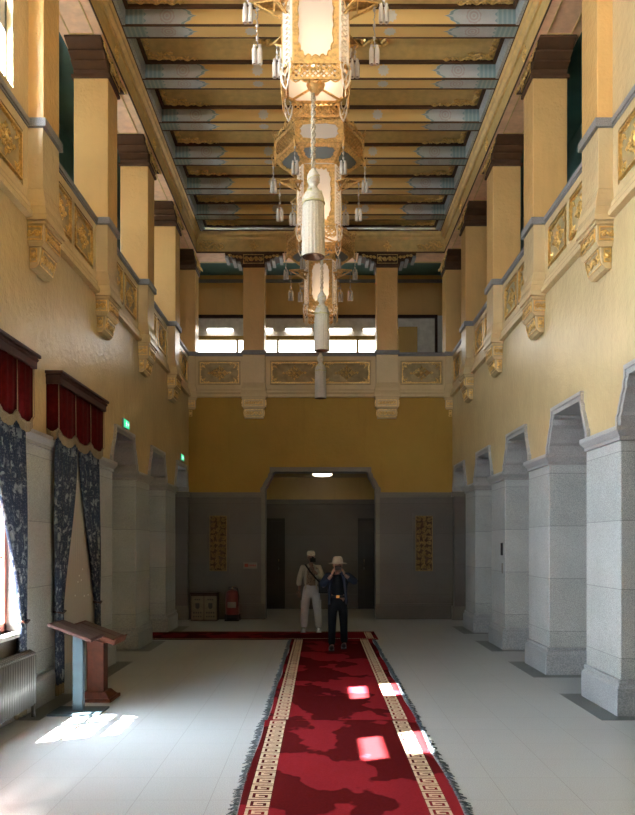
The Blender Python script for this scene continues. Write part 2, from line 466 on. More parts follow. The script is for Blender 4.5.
def side_wall(sx):
    th = 1.0; x0, x1 = sorted((sx * XW, sx * (XW + th)))
    arch_bays = [PC[0] + BAY * (k + .5) for k in (range(-1, 4) if sx > 0 else range(1, 4))]
    win_bays = [] if sx > 0 else [PC[0] + BAY * (k + .5) for k in (-2, -1, 0)]
    m = MB()
    for b in arch_bays:
        y0, y1 = b - BAY / 2, min(b + BAY / 2, YB)
        for sg in (-1, 1):
            yy = b + sg * BAY / 2
            if yy > YB: yy = YB
            prof = [(yy, ZI)] + [(b + sg * o, z) for _, o, z in OUT_IN] + [(b + sg * .63, TOP_O), (yy, TOP_O)]
            m.prism(prof, 'x', sx * XW, sx * (XW + th))
    # full-height ochre band above the arches
    ya = min(b for b in arch_bays) - BAY / 2
    m.box(x0, x1, ya, YB, TOP_O, 5.47)
    if sx < 0:
        pass
    o = m.build('wall_left' if sx < 0 else 'wall_right', 'paint_side_lit')
    struct(o, 'ochre plaster wall above the stone piers, ' + SIDE[sx])
    return arch_bays, win_bays, ya
ab_r, wb_r, ya_r = side_wall(1)
ab_l, wb_l, ya_l = side_wall(-1)

# left wall with windows: stone dado to impost, ochre above
WIN = [(b - .80, b + .70, .92, 2.75) for b in wb_l]
WIN[:1] = [(a - .2, b + .1, 1.5, 3.05) for a, b, c, d in WIN[:1]]
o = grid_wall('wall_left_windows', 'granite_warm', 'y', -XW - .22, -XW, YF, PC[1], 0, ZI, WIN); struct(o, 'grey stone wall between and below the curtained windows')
o = grid_wall('wall_left_upper', 'paint_side_lit', 'y', -XW - .22, -XW, YF, ya_l, ZI, 5.47, []); struct(o, 'ochre wall above the curtained windows')
UW = [(7.40 + BAY * k, 8.24 + BAY * k) for k in range(-3, 1)]
o = grid_wall('wall_left_clerestory', 'cream', 'y', -XW - .16, -XW, YF, 8.75, 6.5, 9.75, [(a, b, 6.67, 8.08) for a, b in UW]); struct(o, 'cream upper wall with high windows')
o = grid_wall('wall_right_clerestory', 'cream', 'y', XW, XW + .25, YF, 8.75, 6.5, 9.75, []); struct(o, 'plain cream upper wall')
o = grid_wall('wall_right_front', 'paint_side_lit', 'y', XW, XW + .45, YF, ya_r, 0, 5.47, []); struct(o)
# front end wall behind the camera, tall glazed doorway
o = grid_wall('wall_front', 'paint', 'x', YF - .3, YF, -3.7, 3.7, 0, 9.9, [(-1.1, 1.1, 7.1, 7.8)]); struct(o)
# end wall: stone dado, ochre above, opening in the middle
HALF = 1.36
o = grid_wall('wall_back_dado', 'granite_shaded', 'x', YB, YB + .5, -XW - 1.0, XW + 1.0, 0, ZI, [(-HALF, HALF, 0, ZI)]); struct(o, 'granite lower end wall, shade painted into its colour')
m = MB()
E2 = HALF - .74
for sg in (-1, 1):
    prof = [(sg * (XW + 1.0), ZI)] + [(sg * (w + E2), z) for _, w, z in OUT_IN] + [(sg * (.63 + E2), TOP_O), (sg * (XW + 1.0), TOP_O)]
    m.prism(prof, 'y', YB, YB + .5)
m.box(-XW - 1, XW + 1, YB, YB + .5, TOP_O, 5.47)
o = m.build('wall_back', 'paint_end_shaded'); struct(o, 'ochre upper end wall below the balcony')
# alcove behind the opening
struct(boxobj('wall_alcove_back', 'granite_shaded', -3.2, 3.2, 22.3, 22.5, 0, ZI), 'granite wall at the rear of the alcove')
struct(boxobj('wall_alcove_upper', 'paint', -3.2, 3.2, 22.3, 22.5, ZI, 3.85))
struct(boxobj('ceiling_alcove', 'cream', -3.2, 3.2, YB + .5, 22.5, 3.75, 3.87))
for sg, nm in ((-1, 'left'), (1, 'right')):
    struct(boxobj('wall_alcove_' + nm, 'granite_shaded', *sorted((sg * 2.2, sg * 2.4)), YB + .5, 22.3, 0, 3.75))
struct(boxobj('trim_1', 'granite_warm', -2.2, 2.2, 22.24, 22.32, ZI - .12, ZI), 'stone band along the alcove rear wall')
struct(boxobj('baseboard_alcove', 'granite_shaded', -1.0, 1.05, 22.22, 22.3, 0, .42))
# baseboards / dado bands of end wall
for sg, nm in ((-1, 'left'), (1, 'right')):
    a, b = sorted((sg * HALF, sg * XW))
    mm = MB(); mm.box(a, b, YB - .06, YB, 0, .34); mm.box(a, b, YB - .045, YB, .34, .38)
    struct(mm.build('baseboard_back_' + nm, 'granite_shaded'))
    mm = MB(); mm.box(a, b, YB - .03, YB, ZI - .12, ZI - .05); mm.box(a, b, YB - .055, YB, ZI - .05, ZI)
    struct(mm.build('trim_' + ('2' if sg < 0 else '3'), 'granite_warm'))
mm = MB(); mm.box(-XW, -XW + .05, YF, PC[0] - .57, 0, .34); mm.box(-XW, -XW + .05, PC[0] + .57, PC[1] - .57, 0, .34)
struct(mm.build('baseboard_left', 'plinth'))
# corridors beyond the arcades
for sg, nm in ((-1, 'left'), (1, 'right')):
    a, b = sorted((sg * 6.6, sg * 6.8))
    y0 = PC[1] if sg < 0 else ya_r
    struct(boxobj('wall_corridor_' + nm, 'corridor_stone', a, b, y0 - 1, 23, 0, 4.4))
    a, b = sorted((sg * (XW + 1), sg * 6.8))
    struct(boxobj('ceiling_corridor_' + nm, 'corridor', a, b, y0 - 1, 23, 4.2, 4.35))
    struct(boxobj('wall_corridor_end_' + nm, 'corridor_stone', a, b, 22.8, 23.0, 0, 4.3))
    struct(boxobj('wall_corridor_near_' + nm, 'corridor_stone', *sorted((sg * (XW + .45), sg * 6.8)), y0 - 1.1, y0 - .95, 0, 4.3))
# galleries: floors, outer walls, ceilings
GX = 4.75; GZ = 9.5; GW = [PC[0] + BAY * (k + .5) for k in range(3)]
for sg, nm in ((-1, 'left'), (1, 'right')):
    a, b = sorted((sg * (XW + .04), sg * (GX + .2)))
    struct(boxobj('floor_gallery_' + nm, 'corridor', a, b, 8.7, 23.0, 5.33, 5.47))
    a, b = sorted((sg * GX, sg * (GX + .2)))
    if sg < 0:
        struct(grid_wall('wall_gallery_left', 'cream', 'y', a, b, 8.5, 23.0, 5.3, 8.2, [(y - .25, y + .25, 7.5, 7.95) for y in GW]))
        struct(boxobj('wall_gallery_left_upper', 'teal', a, b, 8.5, 23.0, 8.2, 9.7))
        for i_, y in enumerate(GW):
            w_ = bpy.data.objects.new('window_%d' % (30 + i_), None); C.objects.link(w_); w_.location = (-GX - .1, y, 7.5); w_['kind'] = 'structure'; w_['label'] = 'gallery window'
            q_ = MB()
            for c in (-.23, .23): q_.box(-.03, .03, c - .025, c + .025, 0, .45)
            q_.box(-.03, .03, -.25, .25, 0, .05); q_.box(-.03, .03, -.25, .25, .40, .45); q_.build('window_frame', 'whitewood', w_)
            q_ = MB(); q_.quad([(0, -.25, 0), (0, .25, 0), (0, .25, .45), (0, -.25, .45)]); q_.build('pane', 'glass', w_)
    else:
        struct(boxobj('wall_gallery_right', 'teal', a, b, 8.5, 23.0, 5.3, 9.7))
    a, b = sorted((sg * 3.62, sg * (GX + .1)))
    mm = MB(); mm.box(a, b, 8.5, 22.4, GZ, GZ + .15, 0); c, d = sorted((sg * 3.62, sg * 3.70)); mm.box(c, d, 8.7, 19.6, GZ - .5, GZ, 0)
    c, d = sorted((sg * 3.70, sg * 3.76)); mm.box(c, d, 8.7, 19.6, GZ - .12, GZ - .0, 1)
    struct(mm.build('ceiling_gallery_' + nm, ['teal', 'brown']))
    struct(boxobj('wall_gallery_near_' + nm, 'teal', *sorted((sg * (XW + .25), sg * GX)), 8.6, 8.7, 5.4, 9.6))
struct(boxobj('floor_gallery_back', 'corridor', -XW - 1, XW + 1, YB + .04, 22.6, 5.33, 5.47))
struct(boxobj('ceiling_gallery_back', 'teal', -3.62, 3.62, YB + .45, 22.4, GZ, GZ + .15))
mm = MB(); mm.box(-GX, GX, 22.2, 22.4, 8.35, GZ + .1, 0); mm.box(-GX, GX, 22.12, 22.2, 9.28, 9.36, 1)
struct(mm.build('wall_gallery_back', ['column', 'rail']), 'ochre rear wall of the balcony')
struct(boxobj('wall_gallery_back_lower', 'white', -GX, GX, 22.2, 22.4, 5.4, 8.35), 'whitewashed rear wall below the dark red rail')
# ceiling slab above the coffers
struct(boxobj('ceiling', 'cream', -3.7, 3.7, YF - .3, 23, 9.78, 9.92), 'slab over the painted coffers')

# ------------------------------------------------------------------ pillars
def pillar_mesh():
    hp = .575
    e = thing('stone_pillar', '', 'pillar')
    m = MB()                                   # local: +x to hall, wall plane at 0
    m.box(-1.0, .07, -hp, hp, 0, .30); m.frustum((-1.0, .07, -hp, hp, .30), (-1.0, .035, -hp + .03, hp - .03, .345))
    m.box(-1.0, .045, -hp + .02, hp - .02, .345, .385)
    bevel(m.build('plinth', 'plinth', e), .008)
    m = MB(); m.box(-.98, .02, -hp + .035, hp - .035, .385, ZI - .15); bevel(m.build('shaft', 'granite', e), .012)
    m = MB(); m.box(-1.0, .04, -hp + .015, hp - .015, ZI - .15, ZI - .11); m.frustum((-1.0, .04, -hp + .015, hp - .015, ZI - .11), (-1.0, .085, -hp - .03, hp + .03, ZI - .05))
    m.box(-1.0, .085, -hp - .03, hp + .03, ZI - .05, ZI); bevel(m.build('impost', 'impost', e), .005)
    return e
P0 = pillar_mesh(); first = True
for sx in (1, -1):
    for k, y in enumerate(PC):
        if sx < 0 and k == 0: continue
        e = P0 if first else copy_tree(P0); first = False
        e.location = (sx * XW, y, 0); e.rotation_euler.z = PI if sx > 0 else 0
        if sx > 0:
            e['label'] = ['brightest granite pillar of the open arcade, beside the camera end', 'second granite pillar of the open arcade, paired with the widest-shown arch',
                          'third granite pillar of the open arcade, with a small black box fixed to it', 'dark granite pillar of the open arcade closest to the end wall'][k]
        else:
            e['label'] = ['', 'granite pillar between the sheer-curtained window and the first dark arch', 'shadowed granite pillar between two arches under the two green exit signs',
                          'dark granite pillar on the window side closest to the end wall'][k]
# left pier between the two curtained windows and corner piers
e = copy_tree(P0); e.location = (-XW, PC[0], 0); e.rotation_euler.z = 0; e['label'] = 'grey stone pier between the two curtained windows'
for sx in (1, -1):       # corner responds at the end wall
    e = thing('corner_pier', 'narrow stone corner pier beside the end wall, ' + SIDE[sx], 'pier', (sx * XW, YB - .18, 0), PI if sx > 0 else 0)
    m = MB(); m.box(-.98, .01, -.0, .16, .34, ZI - .12); m.build('shaft', 'granite_shaded', e)
    m = MB(); m.box(-1.0, .05, -.03, .12, 0, .34); m.build('plinth', 'granite_warm', e)
    m = MB(); m.box(-1.0, .06, -.04, .12, ZI - .12, ZI); m.build('impost', 'granite_warm', e)
# dark inlay borders in the floor
k = 4
for sx in (1, -1):
    for i, y in enumerate(PC + ([PC[0] - BAY] if sx > 0 else [])):
        m = MB(); x = sx * (XW - .30); xo = sx * (XW + 1.0)
        a, b = sorted((x, xo))
        m.box(a, b, y - .76, y + .70, .0, .0015)
        struct(m.build('trim_%d' % k, 'inlay'), 'dark stone border in the floor round a pillar'); k += 1
# arch surrounds
am = arch_mesh()
first = None
arches = [(1, b) for b in ab_r] + [(-1, b) for b in ab_l]
names_r = ['cusped stone arch head cut by the picture edge above the brightest pillar', 'widest-shown cusped stone arch head, between the first and second open pillars',
           'cusped stone arch head between the second and third open pillars', 'cusped stone arch head between the third and fourth open pillars', 'small far cusped arch head in the corner, open arcade side']
names_l = ['cusped arch head under the nearer green exit sign', 'cusped arch head between the two green exit signs', 'cusped arch head under the farther green exit sign by the corner']
for i, (sx, b) in enumerate(arches):
    if first is None: o = first = am.build('arch_surround', 'impost')
    else: o = first.copy(); C.objects.link(o)
    o.location = (sx * XW, b, 0); o.rotation_euler.z = PI if sx > 0 else 0
    tag(o, (names_r + names_l)[i], 'arch', 'arch heads of the two arcades', 'thing')
o = arch_mesh(.5, E2).build('arch_surround', 'granite_warm'); o.location = (0, YB, 0); o.rotation_euler.z = -PI / 2  # darker stone than the side arches, end wall shade put into the colour
tag(o, 'wide stone-framed opening head in the centre of the end wall', 'arch', None, 'thing')
m = MB()
for sg in (-1, 1): a, b = sorted((sg * (HALF), sg * (HALF + .1))); m.box(a, b, YB - .03, YB + .0, .38, ZI - .12)
o = m.build('trim_20', 'granite_warm'); struct(o)

# ------------------------------------------------------------------ gilded relief panels (shared meshes)
def relief(w, h):
    m = MB(); t = .022
    for a in ((-w / 2, w / 2, -h / 2, -h / 2 + t), (-w / 2, w / 2, h / 2 - t, h / 2), (-w / 2, -w / 2 + t, -h / 2, h / 2), (w / 2 - t, w / 2, -h / 2, h / 2)): m.box(*a, 0, .035)
    m.ball((0, 0, .012), (.045, .045, .03)); 
    for a in range(8): m.leaf(0, 0, a * PI / 4, .10 if a % 2 == 0 else .075, .02, .03)
    sxw = min(w * .30, .30); syh = h * .40
    for sx in (-1, 1):
        m.vine(sx * .06, 0, sx * sxw, 0, .10, n=3)
        for sy in (-1, 1):
            m.spiral(sx * .06, sy * .085, .045, 0, 1.1, sx * sy, .009)
            m.spiral(sx * .13, sy * .05, .032, 0, 1.1, -sx * sy, .008)
            m.leaf(0, sy * .09, sy * PI / 2, .1, .03, .03)
            cx, cy = sx * (w / 2 - .035), sy * (h / 2 - .035)
            m.spiral(cx - sx * .045, cy - sy * .045, .04, 0, 1.1, sx * sy, .009)
            m.vine(cx - sx * .05, cy, cx - sx * .21, cy - sy * .0, .06, n=3)
            m.vine(cx, cy - sy * .05, cx, cy - sy * .16, .05, n=2)
            m.leaf(cx - sx * .05, cy - sy * .05, math.atan2(-sy, -sx), .09, .02, .03)
    return m
def plane_to(T):  # helper: local XY relief plane -> given matrix
    return T
# local parapet frame: x to hall, y along; relief plane: u along y, v up, out = +x
REL = Matrix(((0, 0, 1, 0), (1, 0, 0, 0), (0, 1, 0, 0), (0, 0, 0, 1)))
rel_mesh = {}
def add_relief(parent, w, h, u, z, x=.002):
    key = (round(w, 2), round(h, 2))
    if key not in rel_mesh:
        m = relief(w, h); mm = MB(); mm.v = [tuple(REL @ Vector(v)) for v in m.v]; mm.f, mm.mi, mm.sm = m.f, m.mi, m.sm
        o = mm.build('gilded_panel', 'gold', parent); rel_mesh[key] = o
    else:
        o = rel_mesh[key].copy(); C.objects.link(o); o.parent = parent
    o.location = (x, u, z); return o

PAN_Z0, PAN_Z1 = 5.81, 6.33
def parapet(label, loc, rz, length, panels, end=0):
    """band between the corbels; local y from 0 to length"""
    e = thing('balcony_parapet', label, 'parapet', loc, rz)
    m = MB(); y0, y1 = 0, length
    m.box(-.2, -.03, y0, y1, 5.47, 6.50)
    # raised field with recesses
    m.box(-.03, 0, y0, y1, 6.37, 6.50); m.box(-.03, 0, y0, y1, 5.66, 5.77)
    ys = sorted([p for u, w in panels for p in (u - w / 2 - .035, u + w / 2 + .035)])
    ed = [y0] + ys + [y1]
    for a, b in zip(ed[::2], ed[1::2]):
        if b - a > .002: m.box(-.03, 0, a, b, 5.77, 6.37)
    m.build('wall_band', 'cream', e)
    for u, w in panels:
        m = MB(); m.box(-.031, -.024, u - w / 2 - .03, u + w / 2 + .03, 5.775, 6.365); m.build('recessed_field', 'panelbg', e)
    m = MB(); m.prism([(-.03, 5.66), (.02, 5.66), (.035, 5.62), (.035, 5.58), (.07, 5.53), (.07, 5.47), (-.03, 5.45)], 'y', y0, y1)
    m.build('ledge_moulding', 'cream', e)
    m = MB(); m.box(-.22, .03, y0, y1, 6.50, RAILZ); m.box(-.2, .015, y0, y1, 6.475, 6.50)
    bevel(m.build('handrail', 'rail', e), .008)
    for u, w in panels: add_relief(e, w, PAN_Z1 - PAN_Z0, u, (PAN_Z0 + PAN_Z1) / 2, -.024)
    return e
for sx in (-1, 1):
    y0 = YF; L = YB - y0
    pans = []
    for k in range(-1, 4):
        b = PC[0] + BAY * (k + .5)
        for s in (-.475, .475):
            if b + s + .39 < YB - .05: pans.append((b + s, .78))
        if k == 3: pans = [p for p in pans]
    if sx < 0: parapet('long cream balcony parapet with gilded panels along the curtained window side', (-XW, y0, 0), 0, L, [(p - y0, w) for p, w in pans])
    else: parapet('long cream balcony parapet with gilded panels along the open arcade side', (XW, YB, 0), PI, L, [(YB - p, w) for p, w in pans])
parapet('short cream balcony parapet with four gilded panels across the end wall', (XW, YB, 0), 0, 0, []) if False else None
e = parapet('cream balcony parapet with four gilded panels across the end wall', (-XW, YB, 0), -PI / 2, 2 * XW, [])
# rebuild with its own panels (local +x must face the camera, local y runs along the wall)
for ch in [c for c in bpy.data.objects if c.parent == e]: bpy.data.objects.remove(ch)
bpy.data.objects.remove(e)
XP = 1.63
bp = [(XW - XP - .87 + .0, 1.0)]
pl = [XW + s * x for s, x in ((-1, 2.49), (-1, .645), (1, .645), (1, 2.49))]
parapet('cream balcony parapet with four gilded panels across the end wall', (-XW, YB, 0), -PI / 2, 2 * XW, [(pl[0], .97), (pl[1], 1.13), (pl[2], 1.13), (pl[3], .97)])

# ------------------------------------------------------------------ gallery columns
def carving(m, w, h, T, n=None):
    """framed scroll carving centred on the local plane T"""
    T0 = m.T; m.T = T0 @ T; t = .012
    for a in ((-w / 2, w / 2, -h / 2, -h / 2 + t), (-w / 2, w / 2, h / 2 - t, h / 2), (-w / 2, -w / 2 + t, -h / 2, h / 2), (w / 2 - t, w / 2, -h / 2, h / 2)): m.box(*a, 0, .014)
    for s in (-1, 1):
        m.vine(0, 0, s * (w / 2 - .02), 0, h * .72, n=n or max(1, round(w / h)))
    m.ball((0, 0, .01), (.02, .02, .02), 0, 6)
    m.T = T0
def PT(x, y, z, face='front'):
    if face == 'front': R = REL
    elif face == 'left': R = Matrix(((-1, 0, 0, 0), (0, 0, -1, 0), (0, 1, 0, 0), (0, 0, 0, 1)))
    else: R = Matrix(((1, 0, 0, 0), (0, 0, 1, 0), (0, 1, 0, 0), (0, 0, 0, 1)))
    if face == 'left': R = Matrix(((1, 0, 0, 0), (0, 0, -1, 0), (0, 1, 0, 0), (0, 0, 0, 1)))
    return Matrix.Translation((x, y, z)) @ R
def column():
    e = thing('gallery_column', '', 'column')
    m = MB(); m.box(-.33, .17, -.26, .26, RAILZ, 8.62); bevel(m.build('shaft', 'column', e), .012)
    # pedestal
    m = MB(); m.box(-.25, .165, -.27, .27, 5.80, 6.48)
    m.frustum((-.25, .20, -.30, .30, 5.66), (-.25, .165, -.27, .27, 5.80))
    m.box(-.25, .20, -.30, .30, 5.60, 5.66); m.frustum((-.25, .225, -.325, .325, 5.50), (-.25, .20, -.30, .30, 5.60)); m.box(-.25, .225, -.325, .325, 5.44, 5.50)
    bevel(m.build('pedestal', 'cream', e), .006)
    m = MB(); m.box(-.27, .205, -.30, .30, 6.48, RAILZ + .01); bevel(m.build('cap_stone', 'rail', e), .008)
    # corbel
    m = MB(); m.box(-.1, .18, -.28, .28, 5.20, 5.44); m.box(-.1, .20, -.295, .295, 5.40, 5.44)
    m.frustum((-.1, .15, -.255, .255, 5.165), (-.1, .18, -.28, .28, 5.20))
    m.prism([(0, 4.93), (.07, 4.93), (.105, 4.97), (.12, 5.03), (.13, 5.165), (0, 5.165)], 'y', -.235, .235)
    q = m.build('corbel', 'cream', e); bevel(q, .005)
    g = MB(); carving(g, .46, .15, PT(.181, 0, 5.30)); carving(g, .20, .15, PT(.06, -.281, 5.30, 'left')); carving(g, .20, .15, PT(.06, .281, 5.30, 'right'))
    g.build('gilded_carving', 'gold', q)
    g = MB(); g.T = PT(.117, 0, 5.06) @ Matrix.Rotation(.22, 4, 'X')
    carving(g, .42, .18, Matrix.Translation((0, 0, .004)), 2)
    g.T = Matrix(); carving(g, .08, .15, PT(.05, -.236, 5.07, 'left'), 1); carving(g, .08, .15, PT(.05, .236, 5.07, 'right'), 1)
    g.build('gilded_scroll', 'gold', q)
    # capital: dark stepped bracket
    m = MB(); m.box(-.36, .205, -.29, .29, 8.60, 8.655)
    st = [(.28, 8.655, 8.72), (.40, 8.72, 8.79), (.52, 8.79, 8.86), (.70, 8.86, 8.95)]
    ph_ = .26
    for i, (h, a, b) in enumerate(st):
        zc = a + .62 * (b - a)
        m.frustum((-.33, .172, -ph_ + .0, ph_ - .0, a), (-.33, .185, -h, h, zc)); m.box(-.33, .19, -h - .005, h + .005, zc, b); ph_ = h - .03
    q = m.build('capital', 'brown', e); bevel(q, .01)
    for s in (-1, 1):
        g = MB()
        for h, a, b in st[1:]:
            g.box(-.30, .215, *sorted((s * (h - .075), s * h)), a - .035, a + .012)
        g.build('bracket_block', 'bracketgrey', q)
    g = MB(); carving(g, .50, .22, PT(.20, 0, 8.80), 2)
    g.T = PT(.20, 0, 8.83)
    for s in (-1, 1):
        g.vine(s * .27, .0, s * .62, .06, .10, n=4)
        g.leaf(s * .27, .02, 0 if s > 0 else PI, .12, .04, .02); 
    g.T = Matrix(); g.build('gilded_carving', 'gold', q)
    return e
K0 = column(); side_cols = []
# side faces of the capital step towards the camera, carry a little gilding too
cnt = 0
for sx in (1, -1):
    for k, y in enumerate(PC + [PC[3] + BAY]):
        e = K0 if cnt == 0 else copy_tree(K0); cnt += 1
        e.location = (sx * XW, y, 0); e.rotation_euler.z = PI if sx > 0 else 0
        w = ['nearest the camera', 'second from the camera', 'third from the camera', 'fourth from the camera', 'in the far corner by the end balcony'][k]
        e['label'] = 'ochre gallery column, %s, %s' % (SIDE[sx], w)
        e['group'] = 'gallery columns along the sides'; side_cols.append(e)
for s in (-1, 1):
    e = copy_tree(K0); e.location = (s * XP, YB, 0); e.rotation_euler.z = -PI / 2
    e['label'] = 'square ochre column on the end balcony, ' + ('window side one of the pair' if s < 0 else 'arcade side one of the pair')
    e['group'] = 'columns of the end balcony'
for e in side_cols:
    for c_ in [c for c in bpy.data.objects if c.parent == e and c.name.startswith('capital')]:
        for g_ in [g for g in bpy.data.objects if g.parent == c_ and g.name.startswith('bracket_block')]: bpy.data.objects.remove(g_)

# ------------------------------------------------------------------ main ceiling beams round the coffers
YE = YB - .18
BX = 3.03
def ring_beam(name, m, label):
    o = m.build(name, ['panelbg2', 'soffit', 'brown', 'goldpaint']); return struct(o, label)
M['panelbg2'] = plain('olive_ochre_paint', (.62, .43, .155), .5, 0, .12)
M['goldpaint'] = plain('dull_gold_paint', (.70, .48, .18), .42, .2, .12)
rose = MB()
for a in range(6): rose.spiral(.055 * math.cos(a * PI / 3), .055 * math.sin(a * PI / 3), .035, a * PI / 3, 1.1, 1, .01)
rose.ball((0, 0, .015), .03); 
for s in (-1, 1): rose.leaf(0, s * .06, s * PI / 2, .09, .03, .03); rose.leaf(s * .05, 0, 0 if s > 0 else PI, .07, .03, .03)
rose_me = None
for sx in (-1, 1):
    m = MB(); a, b = sorted((sx * BX, sx * 3.62))
    m.box(a, b, 4, YB + .5, 8.955, 9.5, 0); m.box(*sorted((sx * (BX + .0), sx * 3.62)), 4, YB + .5, 8.95, 8.956, 1)
    m.box(*sorted((sx * (BX - .012), sx * BX)), 4, YE, 8.95, 8.985, 2)
    m.prism([(sx * BX, 9.27), (sx * (BX - .03), 9.27), (sx * (BX - .035), 9.33), (sx * (BX - .075), 9.37), (sx * (BX - .08), 9.42), (sx * (BX - .11), 9.44), (sx * (BX - .11), 9.475), (sx * BX, 9.475)], 'y', 4, YE, 3)
    m.box(*sorted((sx * (BX - .125), sx * (BX - .10))), 4, YE, 9.445, 9.475, 2)
    for k in range(-1, 4):       # soffit inset lines between the columns
        y = PC[0] + BAY * (k + .5)
        for q in ((3.15, 3.165, y - .6, y + .6), (3.485, 3.50, y - .6, y + .6), (3.15, 3.5, y - .6, y - .585), (3.15, 3.5, y + .585, y + .6)):
            m.box(*sorted((sx * q[0], sx * q[1])), q[2], q[3], 8.940, 8.952, 3)
    o = ring_beam('trim_2%d' % (1 if sx < 0 else 2), m, 'ochre and gold ceiling beam along the ' + SIDE[sx])
    T = Matrix.Translation((sx * BX, 0, 9.12)) @ Matrix(((0, 0, -sx, 0), (1, 0, 0, 0), (0, 1, 0, 0), (0, 0, 0, 1)))
    for k, y in enumerate(PC):
        if rose_me is None: rose_me = rose.build('gilded_rosette', 'gold', o); q = rose_me
        else: q = rose_me.copy(); C.objects.link(q); q.parent = o
        q.matrix_local = Matrix.Translation((0, y, 0)) @ T
m = MB(); m.box(-3.62, 3.62, YE, YB + .5, 8.955, 9.5, 0); m.box(-3.03, 3.03, YE, YB + .4, 8.95, 8.956, 1); m.box(-3.03, 3.03, YE - .012, YE, 8.95, 8.985, 2)
m.prism([(YE, 9.27), (YE - .03, 9.27), (YE - .035, 9.33), (YE - .075, 9.37), (YE - .08, 9.42), (YE - .11, 9.44), (YE - .11, 9.475), (YE, 9.475)], 'x', -BX + .1, BX - .1, 3)
m.box(-2.93, 2.93, YE - .125, YE - .10, 9.445, 9.475, 2)
o = ring_beam('trim_23', m, 'ochre and gold ceiling beam across the end wall')
for x in (-XP, XP):
    q = rose_me.copy(); C.objects.link(q); q.parent = o
    q.matrix_local = Matrix.Translation((x, YE, 9.12)) @ Matrix.Rotation(PI / 2, 4, 'X')
for s in (-1, 1):
    g = MB(); g.T = Matrix.Translation((s * 2.98, YE, 9.12)) @ Matrix.Rotation(PI / 2, 4, 'X')
    g.vine(0, .03, -s * .62, -.02, .20, n=4); g.vine(-s * .03, .1, -s * .35, .1, .10, n=3); g.vine(-s * .03, -.09, -s * .45, -.09, .10, n=3)
    g.build('corner_scroll', 'gold', o)

# transverse painted beams and coffers
BW, BZ0, BZ1 = .27, 9.45, 9.74
def beam():
    e = thing('ceiling_beam', '', 'beam'); HX = 2.92
    m = MB(); h = BW / 2; seg = [-HX, 0, HX]
    for a, b in zip(seg, seg[1:]):
        m.quad([(a, -h, BZ0), (b, -h, BZ0), (b, -h, BZ1), (a, -h, BZ1)], 0, [(a, 0), (b, 0), (b, 1), (a, 1)])
        m.quad([(a, h, BZ0), (b, h, BZ0), (b, h, BZ1), (a, h, BZ1)], 0, [(a, 0), (b, 0), (b, 1), (a, 1)])
        m.quad([(a, -h, BZ0), (b, -h, BZ0), (b, h, BZ0), (a, h, BZ0)], 0, [(a, 0), (b, 0), (b, 1), (a, 1)])
    m.quad([(-HX, -h, BZ1), (HX, -h, BZ1), (HX, h, BZ1), (-HX, h, BZ1)], 0, [(0, 0)] * 4)
    m.build('beam_body', 'beam', e)
    m = MB()
    for y in (-h, h): m.box(-HX, HX, y - .012, y + .012, BZ0 - .008, BZ0 + .016)
    m.build('edge_line', 'brown', e)
    return e
def coffer():
    e = thing('ceiling_coffer', '', 'coffer'); gy = (1.315 - BW) / 2; HX = 2.92
    m = MB(); m.box(-HX, HX, -gy, gy, 9.735, 9.76); m.build('panel', 'panelbg2', e)
    m = MB(); w = .05
    for a in ((-HX + .06, HX - .06, -gy, -gy + w), (-HX + .06, HX - .06, gy - w, gy), (-HX + .06, -HX + .06 + w, -gy, gy), (HX - .06 - w, HX - .06, -gy, gy)): m.box(*a, 9.69, 9.735)
    m.build('dark_frame', 'brown', e)
    for s in (-1, 1):
        m = MB(); m.box(*sorted((s * HX, s * (HX - .06))), -gy, gy, 9.45, 9.735); m.build('side_board', 'sideboard', e)
    D = Matrix.Translation((0, 0, 9.732)) @ Matrix.Rotation(PI, 4, 'X')
    x0, y0 = HX - .13, gy - .07
    for sx in (-1, 1):
        for sy in (-1, 1):
            g = MB(); g.T = D; X, Y = sx * x0, sy * y0
            g.vine(X, Y - sy * .05, X - sx * .8, Y - sy * .02, .13, n=7)
            g.vine(X - sx * .02, Y - sy * .09, X - sx * .42, Y - sy * .17, .15, n=3)
            g.vine(X - sx * .04, Y - sy * .10, X - sx * .05, Y - sy * .46, .15, n=3)
            g.build('corner_scroll', 'gold', e)
    return e
B0 = beam(); Q0 = coffer()
for i, k in enumerate(range(-2, 6)):
    y = PC[1] + 1.315 * k + 0
    e = B0 if i == 0 else copy_tree(B0); e.location = (0, y, 0)
    n = 5 - k
    e['label'] = 'transverse painted ceiling beam with blue ends, ' + ['closest to the end wall', 'second from the end wall', 'third from the end wall', 'fourth from the end wall', 'fifth from the end wall', 'sixth from the end wall', 'seventh from the end wall', 'eighth from the end wall'][n]
    e['group'] = 'painted ceiling beams'
cof = []
for i, k in enumerate(range(-2, 6)):
    y = PC[1] + 1.315 * (k + .5)
    e = Q0 if i == 0 else copy_tree(Q0); e.location = (0, y, 0); cof.append(e)
    n = 5 - k
    e['label'] = 'ochre ceiling coffer with gilded corner scrolls, ' + ['closest to the end wall', 'second from the end wall', 'third from the end wall', 'fourth from the end wall', 'fifth from the end wall', 'sixth from the end wall', 'seventh from the end wall', 'eighth from the end wall'][n]
    e['group'] = 'ceiling coffers'
for e in cof:
    y = e.location.y; kk = round((y - 12.27) / 1.315)
    if kk % 3 == 0:
        g = MB(); g.T = Matrix.Translation((0, 0, 9.732)) @ Matrix.Rotation(PI, 4, 'X')
        for s in (-1, 1): g.vine(s * .1, 0, s * 1.05, 0, .24, n=6); g.vine(s * .1, .12, s * .6, .1, .14, n=4); g.vine(s * .1, -.12, s * .6, -.1, .14, n=4)
        g.spiral(0, 0, .12, 0, 1.2); g.build('centre_scroll', 'gold', e)

